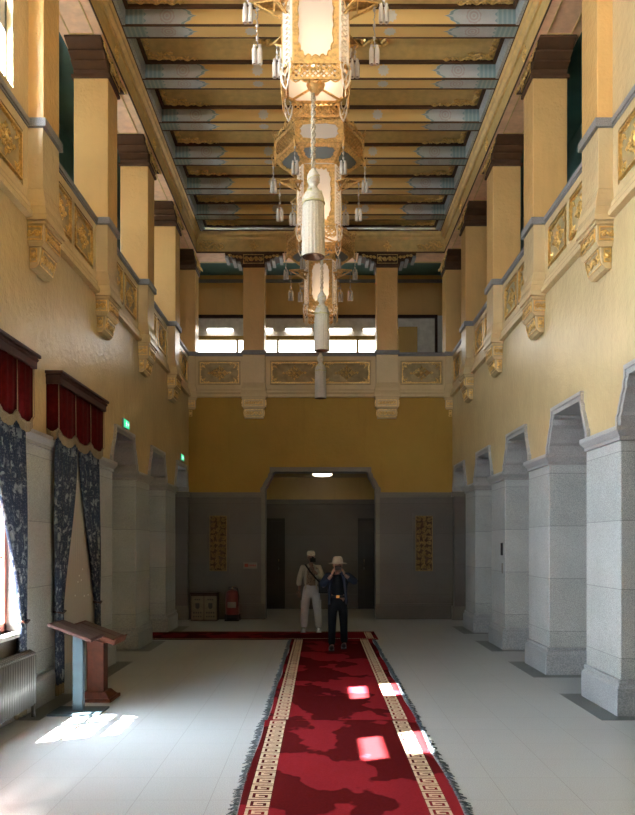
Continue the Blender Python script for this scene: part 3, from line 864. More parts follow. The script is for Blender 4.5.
# ------------------------------------------------------------------ lanterns
LY = [8.26, 12.27, 16.28]
def hexpt(R, k, z, off=0): a = k * PI / 3 + off; return Vector((R * math.cos(a), R * math.sin(a), z))
def panel_frame(mb, P0, P1, z0, z1, glass, inset=.03, lobes=5, x=0, tilt=None, m=0, thick=.02, sx=.74, sz=.84):
    """rectangular frame between verticals P0,P1 with a cloud-shaped opening; returns the pane polygon"""
    P0 = Vector(P0); P1 = Vector(P1)
    top0, top1 = (P0, P1) if tilt is None else (Vector(tilt[0]), Vector(tilt[1]))
    def S(u, v):            # u,v in 0..1
        b = P0.lerp(P1, u); t = top0.lerp(top1, u)
        return Vector((b.x + (t.x - b.x) * v, b.y + (t.y - b.y) * v, z0 + (z1 - z0) * v))
    W = (P1 - P0).length; H = (S(.5, 1) - S(.5, 0)).length
    nrm = (S(1, 0) - S(0, 0)).cross(S(0, 1) - S(0, 0)); nrm.normalize()
    if nrm.dot(Vector((S(.5, .5).x, S(.5, .5).y, 0))) < 0: nrm = -nrm
    n = 72; outer = []; inner = []
    per = 2 * (W + H)
    for i in range(n):
        t = i / n * 4; k = int(t); f = t - k
        u, v = ((f, 0), (1, f), (1 - f, 1), (0, 1 - f))[k]
        outer.append((u, v))
        uu, vv = (u - .5) * sx, (v - .5) * sz
        # clip corners and add lobes
        cu = min(abs(uu) / (.5 * sx), 1); cv = min(abs(vv) / (.5 * sz), 1)
        c = min(cu, cv)
        q = 1 - .16 * max(0, c - .72) / .28
        q *= 1 - .07 * abs(math.sin(i / n * 2 * PI * lobes)) * 1.4 * (.75 + .6 * max(0, c)) 
        inner.append((.5 + uu * q, .5 + vv * q))
    for L, o in ((thick, 0),):
        A = [mb.p(S(*p) + nrm * L / 2) for p in outer]; B = [mb.p(S(*p) + nrm * L / 2) for p in inner]
        A2 = [mb.p(S(*p) - nrm * L / 2) for p in outer]; B2 = [mb.p(S(*p) - nrm * L / 2) for p in inner]
        for i in range(n):
            j = (i + 1) % n
            mb.face([A[i], A[j], B[j], B[i]], m); mb.face([A2[j], A2[i], B2[i], B2[j]], m)
            mb.face([B[i], B[j], B2[j], B2[i]], m); mb.face([A[j], A[i], A2[i], A2[j]], m)
    # raised bead round the opening
    mb.tube([S(*p) + nrm * thick * .6 for p in inner + inner[:1]], .006, 4, m)
    if glass is not None: glass.quad([S(.04, .04) - nrm * .002, S(.96, .04) - nrm * .002, S(.96, .96) - nrm * .002, S(.04, .96) - nrm * .002])
def fret(mb, A, B, z0, z1, nx, nz, w=.008, m=0, scallop=0, TA=None, TB=None):
    """pierced lattice: rings and diagonals between two verticals"""
    A = Vector(A); B = Vector(B); TA = Vector(TA) if TA is not None else A; TB = Vector(TB) if TB is not None else B
    def S(u, v):
        b = A.lerp(B, u); t = TA.lerp(TB, u); q = b.lerp(t, v); return Vector((q.x, q.y, z0 + (z1 - z0) * v))
    for j in range(nz):
        for i in range(nx):
            u0, u1, v0, v1 = i / nx, (i + 1) / nx, j / nz, (j + 1) / nz
            mb.bar(S(u0, v0), S(u1, v1), w, w, m); mb.bar(S(u1, v0), S(u0, v1), w, w, m)
            c = [(u0 + u1) / 2, (v0 + v1) / 2]
    for v in (0, 1): mb.bar(S(0, v), S(1, v), w * 2, w * 2, m)
    for u in (0, 1): mb.bar(S(u, 0), S(u, 1), w * 1.8, w * 1.8, m)
    if scallop:
        for i in range(scallop):
            u0, u1 = i / scallop, (i + 1) / scallop
            pts = [S(u0 + (u1 - u0) * f, 0) - Vector((0, 0, .035 * math.sin(PI * f))) for f in (0, .25, .5, .75, 1)]
            mb.tube(pts, w * .8, 4, m)
def small_tassel(parent, x, y, ztop, zbot):
    m = MB(); zk = zbot + .19
    # twisted cord of beads and links
    n = max(3, int((ztop - zk) / .03)); 
    pts = [(x + .008 * math.cos(i * 1.9), y + .008 * math.sin(i * 1.9), ztop - (ztop - zk) * i / n) for i in range(n + 1)]
    m.tube(pts, .008, 5); 
    for f in (.12, .5, .8): m.ball((x, y, ztop - (ztop - zk) * f), (.018, .018, .022), 0, 6)
    for s in (-1, 1):
        cx = x + s * .028
        m.ball((cx, y, zk), .021, 0, 6)
        m.lathe([(.012, zk - .01), (.026, zk - .03), (.028, zk - .09), (.027, zbot), (.018, zbot), (.016, zbot + .02)], 9, 0, False, True, 0, cx, y)
        m.lathe([(.016, zbot + .012), (.001, zbot + .012)], 8, 1, False, True, 0, cx, y)
    return m.build('hanging_tassel', ['tassel_small', 'brown'], parent)
def lantern():
    Z0 = 6.49
    e = thing('palace_lantern', '', 'lantern')
    zz = Matrix.Translation((0, 0, -Z0))
    def nb(): q = MB(); q.T = zz.copy(); return q
    b0, b1 = 6.74, 7.66
    HA, HF = .335, .240
    def octo(sc_, z, dz=0):     # eight corners, main faces first edge toward the camera
        q = []
        for k in range(4):
            c, s_ = [(1, 0), (0, 1), (-1, 0), (0, -1)][k]
            for x, y in ((-HF, -HA), (HF, -HA)): q.append(Vector(((x * c - y * s_) * sc_, (x * s_ + y * c) * sc_, z)))
        return q
    body = nb(); gl = nb(); post = nb(); O = octo(1, 0)
    for k in range(8):
        A, B = O[k], O[(k + 1) % 8]; d = (B - A).normalized()
        if k % 2 == 0:
            panel_frame(body, A + d * .004, B - d * .004, b0, b1, gl, lobes=10, sx=.80, sz=.90)
            for q_ in (A + d * .02, B - d * .02): body.bar(q_ * 1.02 + Vector((0, 0, b0)), q_ * 1.02 + Vector((0, 0, b1)), .018, .018)
        else:
            n_ = 17; post = nb()
            for zq in range(n_):
                za, zb = b0 + (b1 - b0) * zq / n_, b0 + (b1 - b0) * (zq + 1) / n_; A1, B1 = A + d * .02, B - d * .02
                post.bar(A1 + Vector((0, 0, za)), B1 + Vector((0, 0, zb)), .020, .012); post.bar(B1 + Vector((0, 0, za)), A1 + Vector((0, 0, zb)), .020, .012)
            for q_ in (A + d * .012, B - d * .012): post.bar(q_ + Vector((0, 0, b0)), q_ + Vector((0, 0, b1)), .026, .026)
            post.build('lattice_post', 'gold_pale', e)
    fr = body.build('body_frame', 'gold_lamp', e); g = gl.build('glass_pane', 'lampglass', fr)
    # skirt with pierced sides and scalloped hem, scroll feet
    sk = nb(); ft = nb(); O2 = octo(1.05, 0)
    for k in range(8):
        A, B = O2[k], O2[(k + 1) % 8]
        if k % 2 == 0:
            fret(sk, A, B, 6.57, 6.73, 9, 3, .011, 0, 5)
            for u in (.2, .4, .6, .8): sk.ball(A.lerp(B, u) + Vector((0, 0, 6.65)), (.018, .018, .03), 0, 6)
        else:
            ft = nb(); P = (A + B) / 2; o = P.normalized(); tt = (B - A).normalized(); hw = (B - A).length / 2
            for s_ in (-1, 1):
                ft.tube([P + tt * s_ * w_ + o * x_ + Vector((0, 0, z_)) for w_, x_, z_ in ((hw, 0, 6.78), (hw, .004, 6.70), (hw * .8, .006, 6.60), (hw * .45, .004, 6.54), (0, .0, 6.49))], [.010, .012, .012, .010, .008], 6)
                ft.tube([P + tt * s_ * w_ + o * .01 + Vector((0, 0, z_)) for w_, z_ in ((0, 6.76), (hw * .6, 6.72), (hw * .5, 6.66), (0, 6.62), (hw * .3, 6.57))], .010, 5)
            ft.build('scroll_foot', 'gold_pale', e)
    sk.build('pierced_skirt', 'gold_lamp', e)
    bt = nb()
    for sc_, z_, w_ in ((1.02, 6.735, .03), (.90, 6.70, .022)):
        q = octo(sc_, z_)
        for k in range(8): bt.bar(q[k], q[(k + 1) % 8], w_, w_)
    q = octo(.90, 6.70)
    for k in (0, 2, 4, 6): bt.bar((q[k] + q[k - 1]) / 2, Vector((0, 0, 6.70)), .018, .018)
    bt.lathe([(.0001, 6.60), (.03, 6.61), (.05, 6.64), (.07, 6.66), (.095, 6.69), (.10, 6.72), (.02, 6.73)], 14)
    bt.build('base_rosette', 'gold_lamp', e)
    bg = nb(); q = octo(.90, 6.715); bg.face([bg.p(v) for v in q]); bg.build('base_glass', 'lampglass', e)
    # wide upper tier
    T = .69; tf = nb(); tg = [nb(), nb()]; dg = nb()
    for k in range(6):
        A, B = hexpt(T, k, 0), hexpt(T, k + 1, 0)
        if k in (1, 4): panel_frame(tf, A, B, 7.86, 8.19, tg[k == 4], lobes=6, sx=.86, sz=.74)
        else:
            panel_frame(tf, A, B, 7.86, 8.19, None, lobes=6, sx=.86, sz=.74); fret(tf, A * .99, B * .99, 7.88, 8.17, 11, 5, .009)
        a, b = hexpt(.43, k, 0), hexpt(.43, k + 1, 0)
        panel_frame(tf, a, b, 7.67, 7.86, dg, lobes=6, sx=.84, sz=.66, tilt=(A, B))
        tf.bar(hexpt(.43, k, 7.67), hexpt(T, k, 7.86), .024, .024)
        tf.bar(hexpt(T + .005, k, 7.85), hexpt(T + .005, k, 8.20), .03, .03)
        # crown filigree
        X = (B - A).normalized(); Y = Vector((0, 0, 1)); Zv = X.cross(Y)
        R4 = Matrix.Identity(4)
        for i in range(3): R4[i][0], R4[i][1], R4[i][2] = X[i], Y[i], Zv[i]
        tf.T = zz @ Matrix.Translation(Vector((A.x, A.y, 8.23))) @ R4
        L = (B - A).length; tf.vine(.02, 0, L / 2, .03, .10, n=4); tf.vine(L - .02, 0, L / 2, .03, .10, n=4); tf.leaf(L / 2, .02, PI / 2, .1, .035, .03)
        tf.spiral(0, .05, .05, 0, 1.2); tf.T = zz.copy()
    q = tf.build('upper_tier', 'gold_lamp', e); [t_.build('tier_glass', 'lampglass', q) for t_ in tg]; dg.build('slanted_glass', 'lampglass_dim', q)
    rf = nb(); rf.lathe([(T - .02, 8.19), (.34, 8.40), (.30, 8.44), (.30, 8.60), (.34, 8.64), (.12, 8.80), (.06, 8.84)], 6, 0, True, False)
    rf.lathe([(.06, 8.84), (.09, 8.90), (.05, 8.98), (.02, 9.0), (.018, 9.70), (.09, 9.70), (.11, 9.73)], 12)
    rf.build('roof', 'gold_lamp', e)
    # scroll arms and ear brackets with tassels
    for k in range(6):
        P = hexpt(T, k, 0); o = P.normalized(); m = nb()
        pts = [P + o * d + Vector((0, 0, z)) for d, z in ((-.02, 7.84), (.01, 7.80), (.03, 7.83), (.05, 7.90), (.06, 7.94), (.045, 7.965), (.03, 7.94))]
        m.tube(pts, [.014, .016, .016, .013, .012, .010, .008], 6); m.ball(P + o * .03 + Vector((0, 0, 7.80)), .02, 0, 6)
        m.tube([P + o * d + Vector((0, 0, z)) for d, z in ((0, 8.2), (.02, 8.25), (.05, 8.31), (.035, 8.35), (.02, 8.33))], .011, 5)
        m.build('scroll_arm', 'gold_lamp', e)
        small_tassel_at = P + o * .03
        small_tassel(e, small_tassel_at.x, small_tassel_at.y, 7.80 - Z0, 7.37 - Z0)
    for x, y, zb in ((.62, 0, 6.93), (-.62, 0, 6.93), (.43, -.40, 6.80), (-.43, -.40, 6.80), (.43, .40, 7.03), (-.43, .40, 7.03)):
        v = Vector((x, y, 0)); d = v.normalized(); s = Vector((-d.y, d.x, 0)); m = nb(); r0 = .34; r1 = v.length + .03
        P = lambda r, w, z: d * r + s * w + Vector((0, 0, z))
        zt = 7.40 if y else 7.56; zb2 = zt - .16
        for a, b in ((P(r0, -.09, zt), P(r1, -.02, zt)), (P(r0, .09, zt), P(r1, .02, zt)), (P(r0, -.09, zt), P(r0, .09, zt)), (P(r1, -.02, zt), P(r1, .02, zt)),
                     (P(r0, 0, zb2), P(r1, -.02, zt)), (P(r0, 0, zb2), P(r1, .02, zt)), (P(r0, 0, zb2), P(r0, .09, zt)), (P(r0, 0, zb2), P(r0, -.09, zt)),
                     (P(r0 + .1, 0, zt - .1), P(r0 + .1, .06, zt)), (P(r0 + .1, 0, zt - .1), P(r0 + .1, -.06, zt))): m.bar(a, b, .016, .016)
        m.quad([P(r0, -.09, zt), P(r1, -.02, zt), P(r1, .02, zt), P(r0, .09, zt)])
        m.build('ear_bracket', 'gold_lamp', e)
        if y >= 0: small_tassel(e, x, y, zt - Z0, zb - Z0)
    bl = nb(); 
    for a in range(3): bl.ball((.07 * math.cos(a * 2.1), .07 * math.sin(a * 2.1), 6.98), (.035, .035, .05))
    bl.build('bulb', 'bulb', e)
    return e
M['bulb'] = plain('bulb_glass', (.9, .9, .9), .4, 0, 0, 8, 0, (1, .75, .48), 4)
L0 = lantern()
def big_tassel():
    e = thing('pull_tassel', '', 'tassel'); Z0 = 4.89
    m = MB(); m.T = Matrix.Translation((0, 0, -Z0)); n = 40
    prof = [(.118, 4.89), (.118, 5.1), (.112, 5.41), (.106, 5.45)]
    rings = []
    for r, z in prof: rings.append([m.p(((r + .004 * (k % 2)) * math.cos(2 * PI * k / n), (r + .004 * (k % 2)) * math.sin(2 * PI * k / n), z)) for k in range(n)])
    for A, B in zip(rings, rings[1:]):
        for k in range(n): m.face([A[k], A[(k + 1) % n], B[(k + 1) % n], B[k]])
    m.lathe([(.119, 4.89), (.085, 4.892), (.08, 5.0), (.001, 5.05)], n, 1, False)  # inside of the hollow fringe, its shade painted as a dark colour
    m.build('fringe', ['tassel', 'brown'], e)
    m = MB(); m.T = Matrix.Translation((0, 0, -Z0))
    m.lathe([(.106, 5.44), (.116, 5.465), (.112, 5.51), (.092, 5.56), (.058, 5.60), (.042, 5.625), (.040, 5.645), (.058, 5.67), (.068, 5.71), (.064, 5.755), (.045, 5.79), (.024, 5.81), (.018, 5.83)], 24)
    m.build('knot_head', 'tassel', e)
    m = MB(); m.T = Matrix.Translation((0, 0, -Z0))
    for s in (1, -1):
        for ph in range(3):
            m.tube([((.117 - .035 * f) * math.cos(ph * 2.09 + s * f * 2.4), (.117 - .035 * f) * math.sin(ph * 2.09 + s * f * 2.4), 5.45 + .13 * f) for f in [i / 8 for i in range(9)]], .009, 5)
    m.tube([(.115 * math.cos(a / 20 * 2 * PI), .115 * math.sin(a / 20 * 2 * PI), 5.455) for a in range(21)], .010, 5)
    for ph in range(2): m.tube([(.064 * math.cos(ph * PI + f * 3), .064 * math.sin(ph * PI + f * 3), 5.68 + .07 * f) for f in [i / 8 for i in range(9)]], .007, 5)
    m.build('braided_band', 'tassel_band', e)
    m = MB(); m.T = Matrix.Translation((0, 0, -Z0)); n = 36
    for ph in (0, PI): m.tube([(.015 * math.cos(ph + i * .95), .015 * math.sin(ph + i * .95), 5.81 + (6.63 - 5.81) * i / n) for i in range(n + 1)], .016, 6)
    m.build('twisted_cord', 'cord', e)
    return e
M['cord'] = plain('grey_gold_cord', (.50, .42, .30), .6, .2, .5, 50)
T0_ = big_tassel()
LX = [-.05, -.02, 0]; TX = [-.075, .02, 0]
wh = ['nearest the camera', 'in the middle of the row', 'nearest the end wall']
for i, y in enumerate(LY):
    e = L0 if i == 0 else copy_tree(L0); e.location = (LX[i], y, 6.49)
    e['label'] = 'gilded hexagonal hanging lantern, ' + wh[i]; e['group'] = 'hanging palace lanterns'
    t = T0_ if i == 0 else copy_tree(T0_); t.location = (TX[i], y, 4.89)
    t['label'] = 'large cream fringed tassel hanging under the lantern ' + wh[i]; t['group'] = 'large tassels under the lanterns'

# ------------------------------------------------------------------ windows of the left wall
for i, (a, b, c, d) in enumerate(WIN):
    e = bpy.data.objects.new('window_%d' % (i + 1), None); C.objects.link(e); e.location = (-XW - .14, (a + b) / 2, c); e['kind'] = 'structure'
    e['label'] = 'tall window with red frame behind the curtains'
    hw = (b - a) / 2; H = d - c; m = MB()
    for q in ((-hw, -hw + .07, 0, H), (hw - .07, hw, 0, H), (-hw, hw, 0, .09), (-hw, hw, H - .07, H), (-.04, .04, 0, H), (-hw, hw, 1.30, 1.35)): m.box(-.04, .04, q[0], q[1], q[2], q[3])
    for q in ((-hw / 2 - .012, -hw / 2 + .012), (hw / 2 - .012, hw / 2 + .012)): m.box(-.02, .02, *q, 0, H)
    m.box(-.02, .02, -hw, hw, .78, .805)
    m.build('window_frame', 'winframe', e)
    if i == len(WIN) - 1:
        q_ = MB(); q_.box(-.10, -.05, -hw, hw, 0, H); q_.build('shutter', 'darkwood', e)
    m = MB(); m.quad([(0, -hw, 0), (0, hw, 0), (0, hw, H), (0, -hw, H)]); m.build('pane', 'glass', e)
    if i == len(WIN) - 1: continue
    m = MB(); m.box(-.05, .24, -hw - .04, hw + .02, -.05, .0); bevel(m.build('window_sill', 'white', e), .01)
for i, (a, b) in enumerate(UW):
    e = bpy.data.objects.new('window_%d' % (i + 6), None); C.objects.link(e); e.location = (-XW - .10, (a + b) / 2, 6.67); e['kind'] = 'structure'
    e['label'] = 'high window with pale frame above the parapet'
    hw = (b - a) / 2; m = MB()
    for q in ((-hw, -hw + .035, 0, 1.41), (hw - .035, hw, 0, 1.41), (-hw, hw, 0, .04), (-hw, hw, 1.37, 1.41), (-hw, hw, .58, .90)): m.box(-.03, .03, q[0], q[1], q[2], q[3])
    m.build('window_frame', 'whitewood', e)
    m = MB(); m.quad([(0, -hw, 0), (0, hw, 0), (0, hw, 1.41), (0, -hw, 1.41)]); m.build('pane', 'glass', e)

e = bpy.data.objects.new('window_20', None); C.objects.link(e); e.location = (0, YF - .2, 7.1); e['kind'] = 'structure'; e['label'] = 'wide high window in the end wall behind the viewer'
m = MB()
for x in (-1.06, 0, 1.06): m.box(x - .04, x + .04, -.04, .04, 0, .7)
m.box(-1.1, 1.1, -.04, .04, 0, .08); m.box(-1.1, 1.1, -.04, .04, .62, .7)
m.build('window_frame', 'whitewood', e); m = MB(); m.quad([(-1.1, 0, 0), (1.1, 0, 0), (1.1, 0, .7), (-1.1, 0, .7)]); m.build('pane', 'glass', e)
mm = MB(); mm.box(-XW, XW, YF, .9, 5.33, 5.47); mm.box(-XW, XW, .7, .9, 5.47, 7.0)  # unseen slab and parapet added to keep window light off the end wall
struct(mm.build('wall_front_light_block', 'cream'), 'added slab and parapet over the viewer, blocking high window light')
# ------------------------------------------------------------------ curtains, pelmets, radiator
def drape(edge0, edge1, z0, z1, X=3.06, amp=.028, folds=9, nz=36, seed=0):
    """hanging cloth; edge0(z), edge1(z) give its two y borders; local = world"""
    m = MB(); r = random.Random(seed); nu = folds * 8
    ph = [r.uniform(-.6, .6) for _ in range(nu + 1)]
    G = []
    for j in range(nz + 1):
        z = z0 + (z1 - z0) * j / nz; a, b = edge0(z), edge1(z); row = []
        for i in range(nu + 1):
            u = i / nu; y = a + (b - a) * u
            sq = 1 + .5 * (1 - abs(b - a) / .95)
            x = -X + amp * sq * math.sin(u * folds * 2 * PI + ph[0] + .5 * math.sin(z * 1.3 + seed)) + .012 * math.sin(u * 17 + z * 2)
            row.append(m.p((x, y, z)))
        G.append(row)
    full = .95
    for j in range(nz):
        for i in range(nu):
            uv = [(i / nu * 1.5, j / nz * (z1 - z0)), ((i + 1) / nu * 1.5, j / nz * (z1 - z0)), ((i + 1) / nu * 1.5, (j + 1) / nz * (z1 - z0)), (i / nu * 1.5, (j + 1) / nz * (z1 - z0))]
            m.face([G[j][i], G[j][i + 1], G[j + 1][i + 1], G[j + 1][i]], 0, uv, True)
    return m
def lerp(a, b, t): return a + (b - a) * max(0, min(1, t))
def ez(t): t = max(0, min(1, t)); return t * t * (3 - 2 * t)
def curtain_obj(label, e0, e1, seed, z1=3.72, X=3.16, base=(0, 0), group='patterned curtains', folds=8, hem=True):
    th = thing('curtain', label, 'curtain', (-X, (e0(1.5) + e1(1.5)) / 2, 0), 0, group)
    inv = Matrix.Translation(-th.location)
    m = drape(e0, e1, .16, z1, X, .016, folds, 40, seed); m.v = [tuple(inv @ Vector(v)) for v in m.v]; 
    o = m.build('cloth', 'curtain', th); s = o.modifiers.new('s', 'SOLIDIFY'); s.thickness = .004
    if hem:
        m = drape(e0, e1, .03, .17, X, .016, folds, 3, seed); m.v = [tuple(inv @ Vector(v)) for v in m.v]; o = m.build('hem_fringe', 'fringe_gold', th)
        s = o.modifiers.new('s', 'SOLIDIFY'); s.thickness = .008
    # tie band
    zt = 1.02; a, b = e0(zt), e1(zt); m = MB(); m.T = inv
    m.tube([(-X - .035, a - .004, zt + .02), (-X + .035, a + .01, zt + .01), (-X + .04, (a + b) / 2, zt - .01), (-X + .035, b - .01, zt + .01), (-X - .035, b + .004, zt + .02)], .012, 6)
    m.build('tie_back', 'darkwood', th)
    return th
def pelmet(label, y0, y1, nsw):
    e = thing('curtain_pelmet', label, 'pelmet', (-XW, (y0 + y1) / 2, 3.7), 0, 'pelmets over the curtains'); T = Matrix.Translation((0, -(y0 + y1) / 2, -3.7)); P = .165
    m = MB(); m.T = T; m.box(0, P + .012, y0 - .012, y1 + .012, 3.745, 3.84); m.box(0, P + .02, y0 - .02, y1 + .02, 3.84, 3.865); m.box(0, P + .045, y0 - .045, y1 + .045, 3.865, 3.90); m.frustum((0, P + .0, y0, y1, 3.80), (0, P + .03, y0 - .03, y1 + .03, 3.845))
    bevel(m.build('cornice_board', 'darkwood', e), .005)
    # velvet swags, scalloped; returns at both ends
    v = MB(); v.T = T; f = MB(); f.T = T
    path = [(0, y0 + .01)] + [(P - .03, y0 + .01)] + [(P - .03, y0 + .01 + (y1 - y0 - .02) * k / nsw) for k in range(1, nsw + 1)] + [(0, y1 - .01)]
    for (xa, ya), (xb, yb) in zip(path, path[1:]):
        n = 16; top = []; bot = []; fb = []; L = math.hypot(xb - xa, yb - ya); nx, ny = (yb - ya) / L, -(xb - xa) / L
        for i in range(n + 1):
            q = i / n; w = .006 * math.sin(q * 3 * 2 * PI) + .008 * math.sin(PI * q)
            x, y = xa + (xb - xa) * q + nx * w, ya + (yb - ya) * q + ny * w
            zl = 3.22 - .085 * math.sin(PI * q) ** .8 * (1 if L > .3 else .5)
            top.append(v.p((x, y, 3.78))); bot.append((x, y, zl))
        B = [v.p(q) for q in bot]; F0 = [f.p(q) for q in bot]; F1 = [f.p((q[0] + .004, q[1], q[2] - .10 - .006 * (i % 2))) for i, q in enumerate(bot)]
        for i in range(n): v.face([B[i], B[i + 1], top[i + 1], top[i]], 0, None, True); f.face([F1[i], F1[i + 1], F0[i + 1], F0[i]])
        f.tube([(q[0] + .006, q[1], q[2]) for q in bot], .010, 5)
        f.tube([(xb + .012, yb, 3.74), (xb + .016, yb, 3.22)], .006, 5)
    o = v.build('velvet_valance', 'velvet', e); s = o.modifiers.new('s', 'SOLIDIFY'); s.thickness = .006
    o = f.build('bullion_fringe', 'fringe_gold', e)
    return e
W1, W2 = wb_l[-2], wb_l[-1]            # bay centres of the two windows in view
pelmet('dark wood pelmet with red velvet swags over the nearer window, cut by the picture edge', W1 - 1.06, W1 + .83, 4)
pelmet('dark wood pelmet with red velvet swags over the sheer-curtained window', W2 - 1.02, W2 + .93, 3)
# window 1: far curtain drawn to the far jamb
far = W1 + .74
c1 = curtain_obj('blue floral curtain of the nearer window, tied back above the radiator, sunlit at its hem',
            lambda z: (lerp(far - .18, far - .86, ez((z - 1.0) / 2.1)) if z > 1.0 else lerp(far - .18, far - .30, (1.0 - z) / 1.0)) , lambda z: far + .02 if z > 1 else far + .0, 3, X=3.16)
c0 = curtain_obj('blue floral curtain hanging beyond the picture edge at the nearer window',
            lambda z: W1 - 1.02, lambda z: (lerp(W1 - .88, W1 - .55, ez((z - 1.0) / 2.1)) if z > 1.0 else W1 - .86), 5, X=3.16)
n2, f2 = W2 - .94, W2 + .90
curtain_obj('near half of the dark floral curtain pair of the sheer-curtained window, behind the lectern', lambda z: n2, lambda z: lerp(n2 + .24, n2 + .84, ez((z - .7) / 2.6)) if z > 1.0 else n2 + .26, 8, X=3.16)
curtain_obj('far half of the dark floral curtain pair of the sheer-curtained window', lambda z: lerp(f2 - .14, f2 - .98, ez((z - .6) / 2.7)) if z > 1.0 else f2 - .16, lambda z: f2, 12, X=3.16)
th = thing('sheer_curtain', 'white sheer curtain showing between the dark floral curtains', 'curtain', (-3.205, W2, 0)); inv = Matrix.Translation(-th.location)
m = drape(lambda z: n2 + .05, lambda z: f2 - .02,   .05, 3.7, 3.205, .008, 26, 4, 4); m.v = [tuple(inv @ Vector(v)) for v in m.v]; m.build('voile', 'sheer', th)
m = MB(); m.T = inv
for i in range(26):
    y = n2 + .2 + random.random() * 1.4; z = .4 + random.random() * 2.6; m.ball((-3.192, y, z), (.006, .013, .013), 0, 6)
m.build('embroidered_spots', 'white', th)
for W0 in wb_l[-3:-2]:  # unseen voile added to diffuse the sun from this window
    th = thing('sheer_curtain', 'added white sheer over an unseen window, softening the sunlight', 'curtain', (-3.15, W0, 0), 0, 'added light-softening sheers'); inv = Matrix.Translation(-th.location)
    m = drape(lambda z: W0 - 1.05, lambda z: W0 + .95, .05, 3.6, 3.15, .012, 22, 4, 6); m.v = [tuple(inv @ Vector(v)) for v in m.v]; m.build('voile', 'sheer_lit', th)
# radiator under window 1
y0, y1 = W1 - .86, W1 + .79
e = thing('radiator', 'long cast iron column radiator under the nearer window sill', 'radiator', (-3.10, (y0 + y1) / 2, 0)); T = Matrix.Translation((3.10, -(y0 + y1) / 2, 0))
m = MB(); m.T = T; n = 27
for i in range(n):
    y = y0 + (i + .5) * (y1 - y0) / n
    for x in (-3.185, -3.13, -3.075): m.tube([(x, y, .13), (x, y, .66)], .019, 6)
    m.tube([(-3.19, y, .14), (-3.07, y, .14)], .02, 6); m.tube([(-3.19, y, .665), (-3.13, y, .70), (-3.07, y, .665)], .022, 6)
m.build('fins', 'iron', e)
m = MB(); m.T = T
for z in (.16, .64): m.tube([(-3.13, y0, z), (-3.13, y1, z)], .022, 8)
m.build('header_pipe', 'iron', e)
for y in (y0 + .06, y1 - .06):
    m = MB(); m.T = T; m.tube([(-3.08, y, .14), (-3.075, y, .0)], [.02, .026], 8); m.tube([(-3.18, y, .14), (-3.185, y, .0)], [.02, .026], 8); m.build('foot', 'iron', e)

# ------------------------------------------------------------------ carpets
def carpet(label, x0, x1, y0, y1, rz=0, jitter=0, group=None, z=.0, key_end=False):
    e = thing('carpet_runner', label, 'carpet', ((x0 + x1) / 2, (y0 + y1) / 2, z)); W = x1 - x0; L = y1 - y0; r = random.Random(int(L * 100))
    m = MB(); n = max(4, int(L / .25)); h = .012
    G = []
    for j in range(n + 1):
        y = -L / 2 + L * j / n; w0 = -W / 2 + jitter * .012 * math.sin(j * .7); w1 = W / 2 + jitter * .012 * math.sin(j * .9 + 1)
        G.append([m.p((w0, y, 0)), m.p((w0, y, h)), m.p((w1, y, h)), m.p((w1, y, 0))])
    for A, B in zip(G, G[1:]):
        for k in range(3): m.face([A[k], A[k + 1], B[k + 1], B[k]])
    m.face(G[0][::-1]); m.face(G[-1]); m.build('pile', 'rug', e)
    return e, W, L
def key_border(e, u0, u1, v0, v1, along='y', mirror=1, z=.0122, pitch=.18):
    """greek key running along an axis; u across, v along"""
    m = MB(); n = max(1, round((v1 - v0) / pitch)); p = (v1 - v0) / n; W = u1 - u0; t = .115
    rows = ['1111111', '1000001', '1011101', '1010001', '1011111', '1000000', '1111111', '0000000'] 
    for i in range(n):
        for r, row in enumerate(rows):
            c = 0
            while c < 7:
                if row[c] == '1':
                    d = c
                    while d < 6 and row[d + 1] == '1': d += 1
                    a, b = c / 7, (d + 1) / 7
                    if mirror < 0: a, b = 1 - b, 1 - a
                    A, B = u0 + W * a, u0 + W * b; V0, V1 = v0 + p * (i + r / 8), v0 + p * (i + (r + 1) / 8)
                    if along == 'y': m.quad([(A, V0, z), (B, V0, z), (B, V1, z), (A, V1, z)])
                    else: m.quad([(V0, A, z), (V1, A, z), (V1, B, z), (V0, B, z)])
                    c = d + 1
                else: c += 1
    o = m.build('key_border', 'rugkey', e); s = o.modifiers.new('s', 'SOLIDIFY'); s.thickness = .0018; s.offset = 1
def fringe(e, x, y0, y1, sg, seed):
    m = MB(); r = random.Random(seed); y = y0
    while y < y1:
        L = r.uniform(.035, .085); a = r.uniform(-.8, .8); w = r.uniform(.006, .012); h = r.uniform(.004, .014)
        dx, dy = sg * L * math.cos(a), L * math.sin(a)
        m.tube([(x, y, .008), (x + dx * .5, y + dy * .3, h + .004), (x + dx, y + dy, .004)], [w * .5, w * .6, w * .3], 4)
        y += r.uniform(.010, .022)
    m.build('side_fringe', 'fringe', e)
    m = MB(); m.box(*sorted((x - sg * .004, x + sg * .022)), y0, y1, .001, .011); m.build('side_binding', 'rugedge', e)
SEAM = 8.15
for i, (x0, x1, y0, y1, lab) in enumerate(((-.575, .985, 2.2, SEAM, 'nearer length of red carpet runner with cream key border and frayed sides'), (-.555, .995, SEAM + .01, 15.05, 'farther length of red carpet runner, under the man in the brimmed hat'))):
    e, W, L = carpet(lab, x0, x1, y0, y1, 0, 1, 'red carpet runners')
    key_border(e, -W / 2 + .055, -W / 2 + .215, -L / 2 + .02, L / 2 - .02, 'y', 1)
    key_border(e, W / 2 - .235, W / 2 - .085, -L / 2 + .02, L / 2 - .02, 'y', 1)
    fringe(e, -W / 2, -L / 2, L / 2, -1, 3 + i); fringe(e, W / 2, -L / 2, L / 2, 1, 8 + i)
e, W, L = carpet('red carpet crossing the hall from a dark arch, under the man in the cream jacket', -5.6, 1.12, 15.07, 16.42, 0, 0, 'red carpet runners')
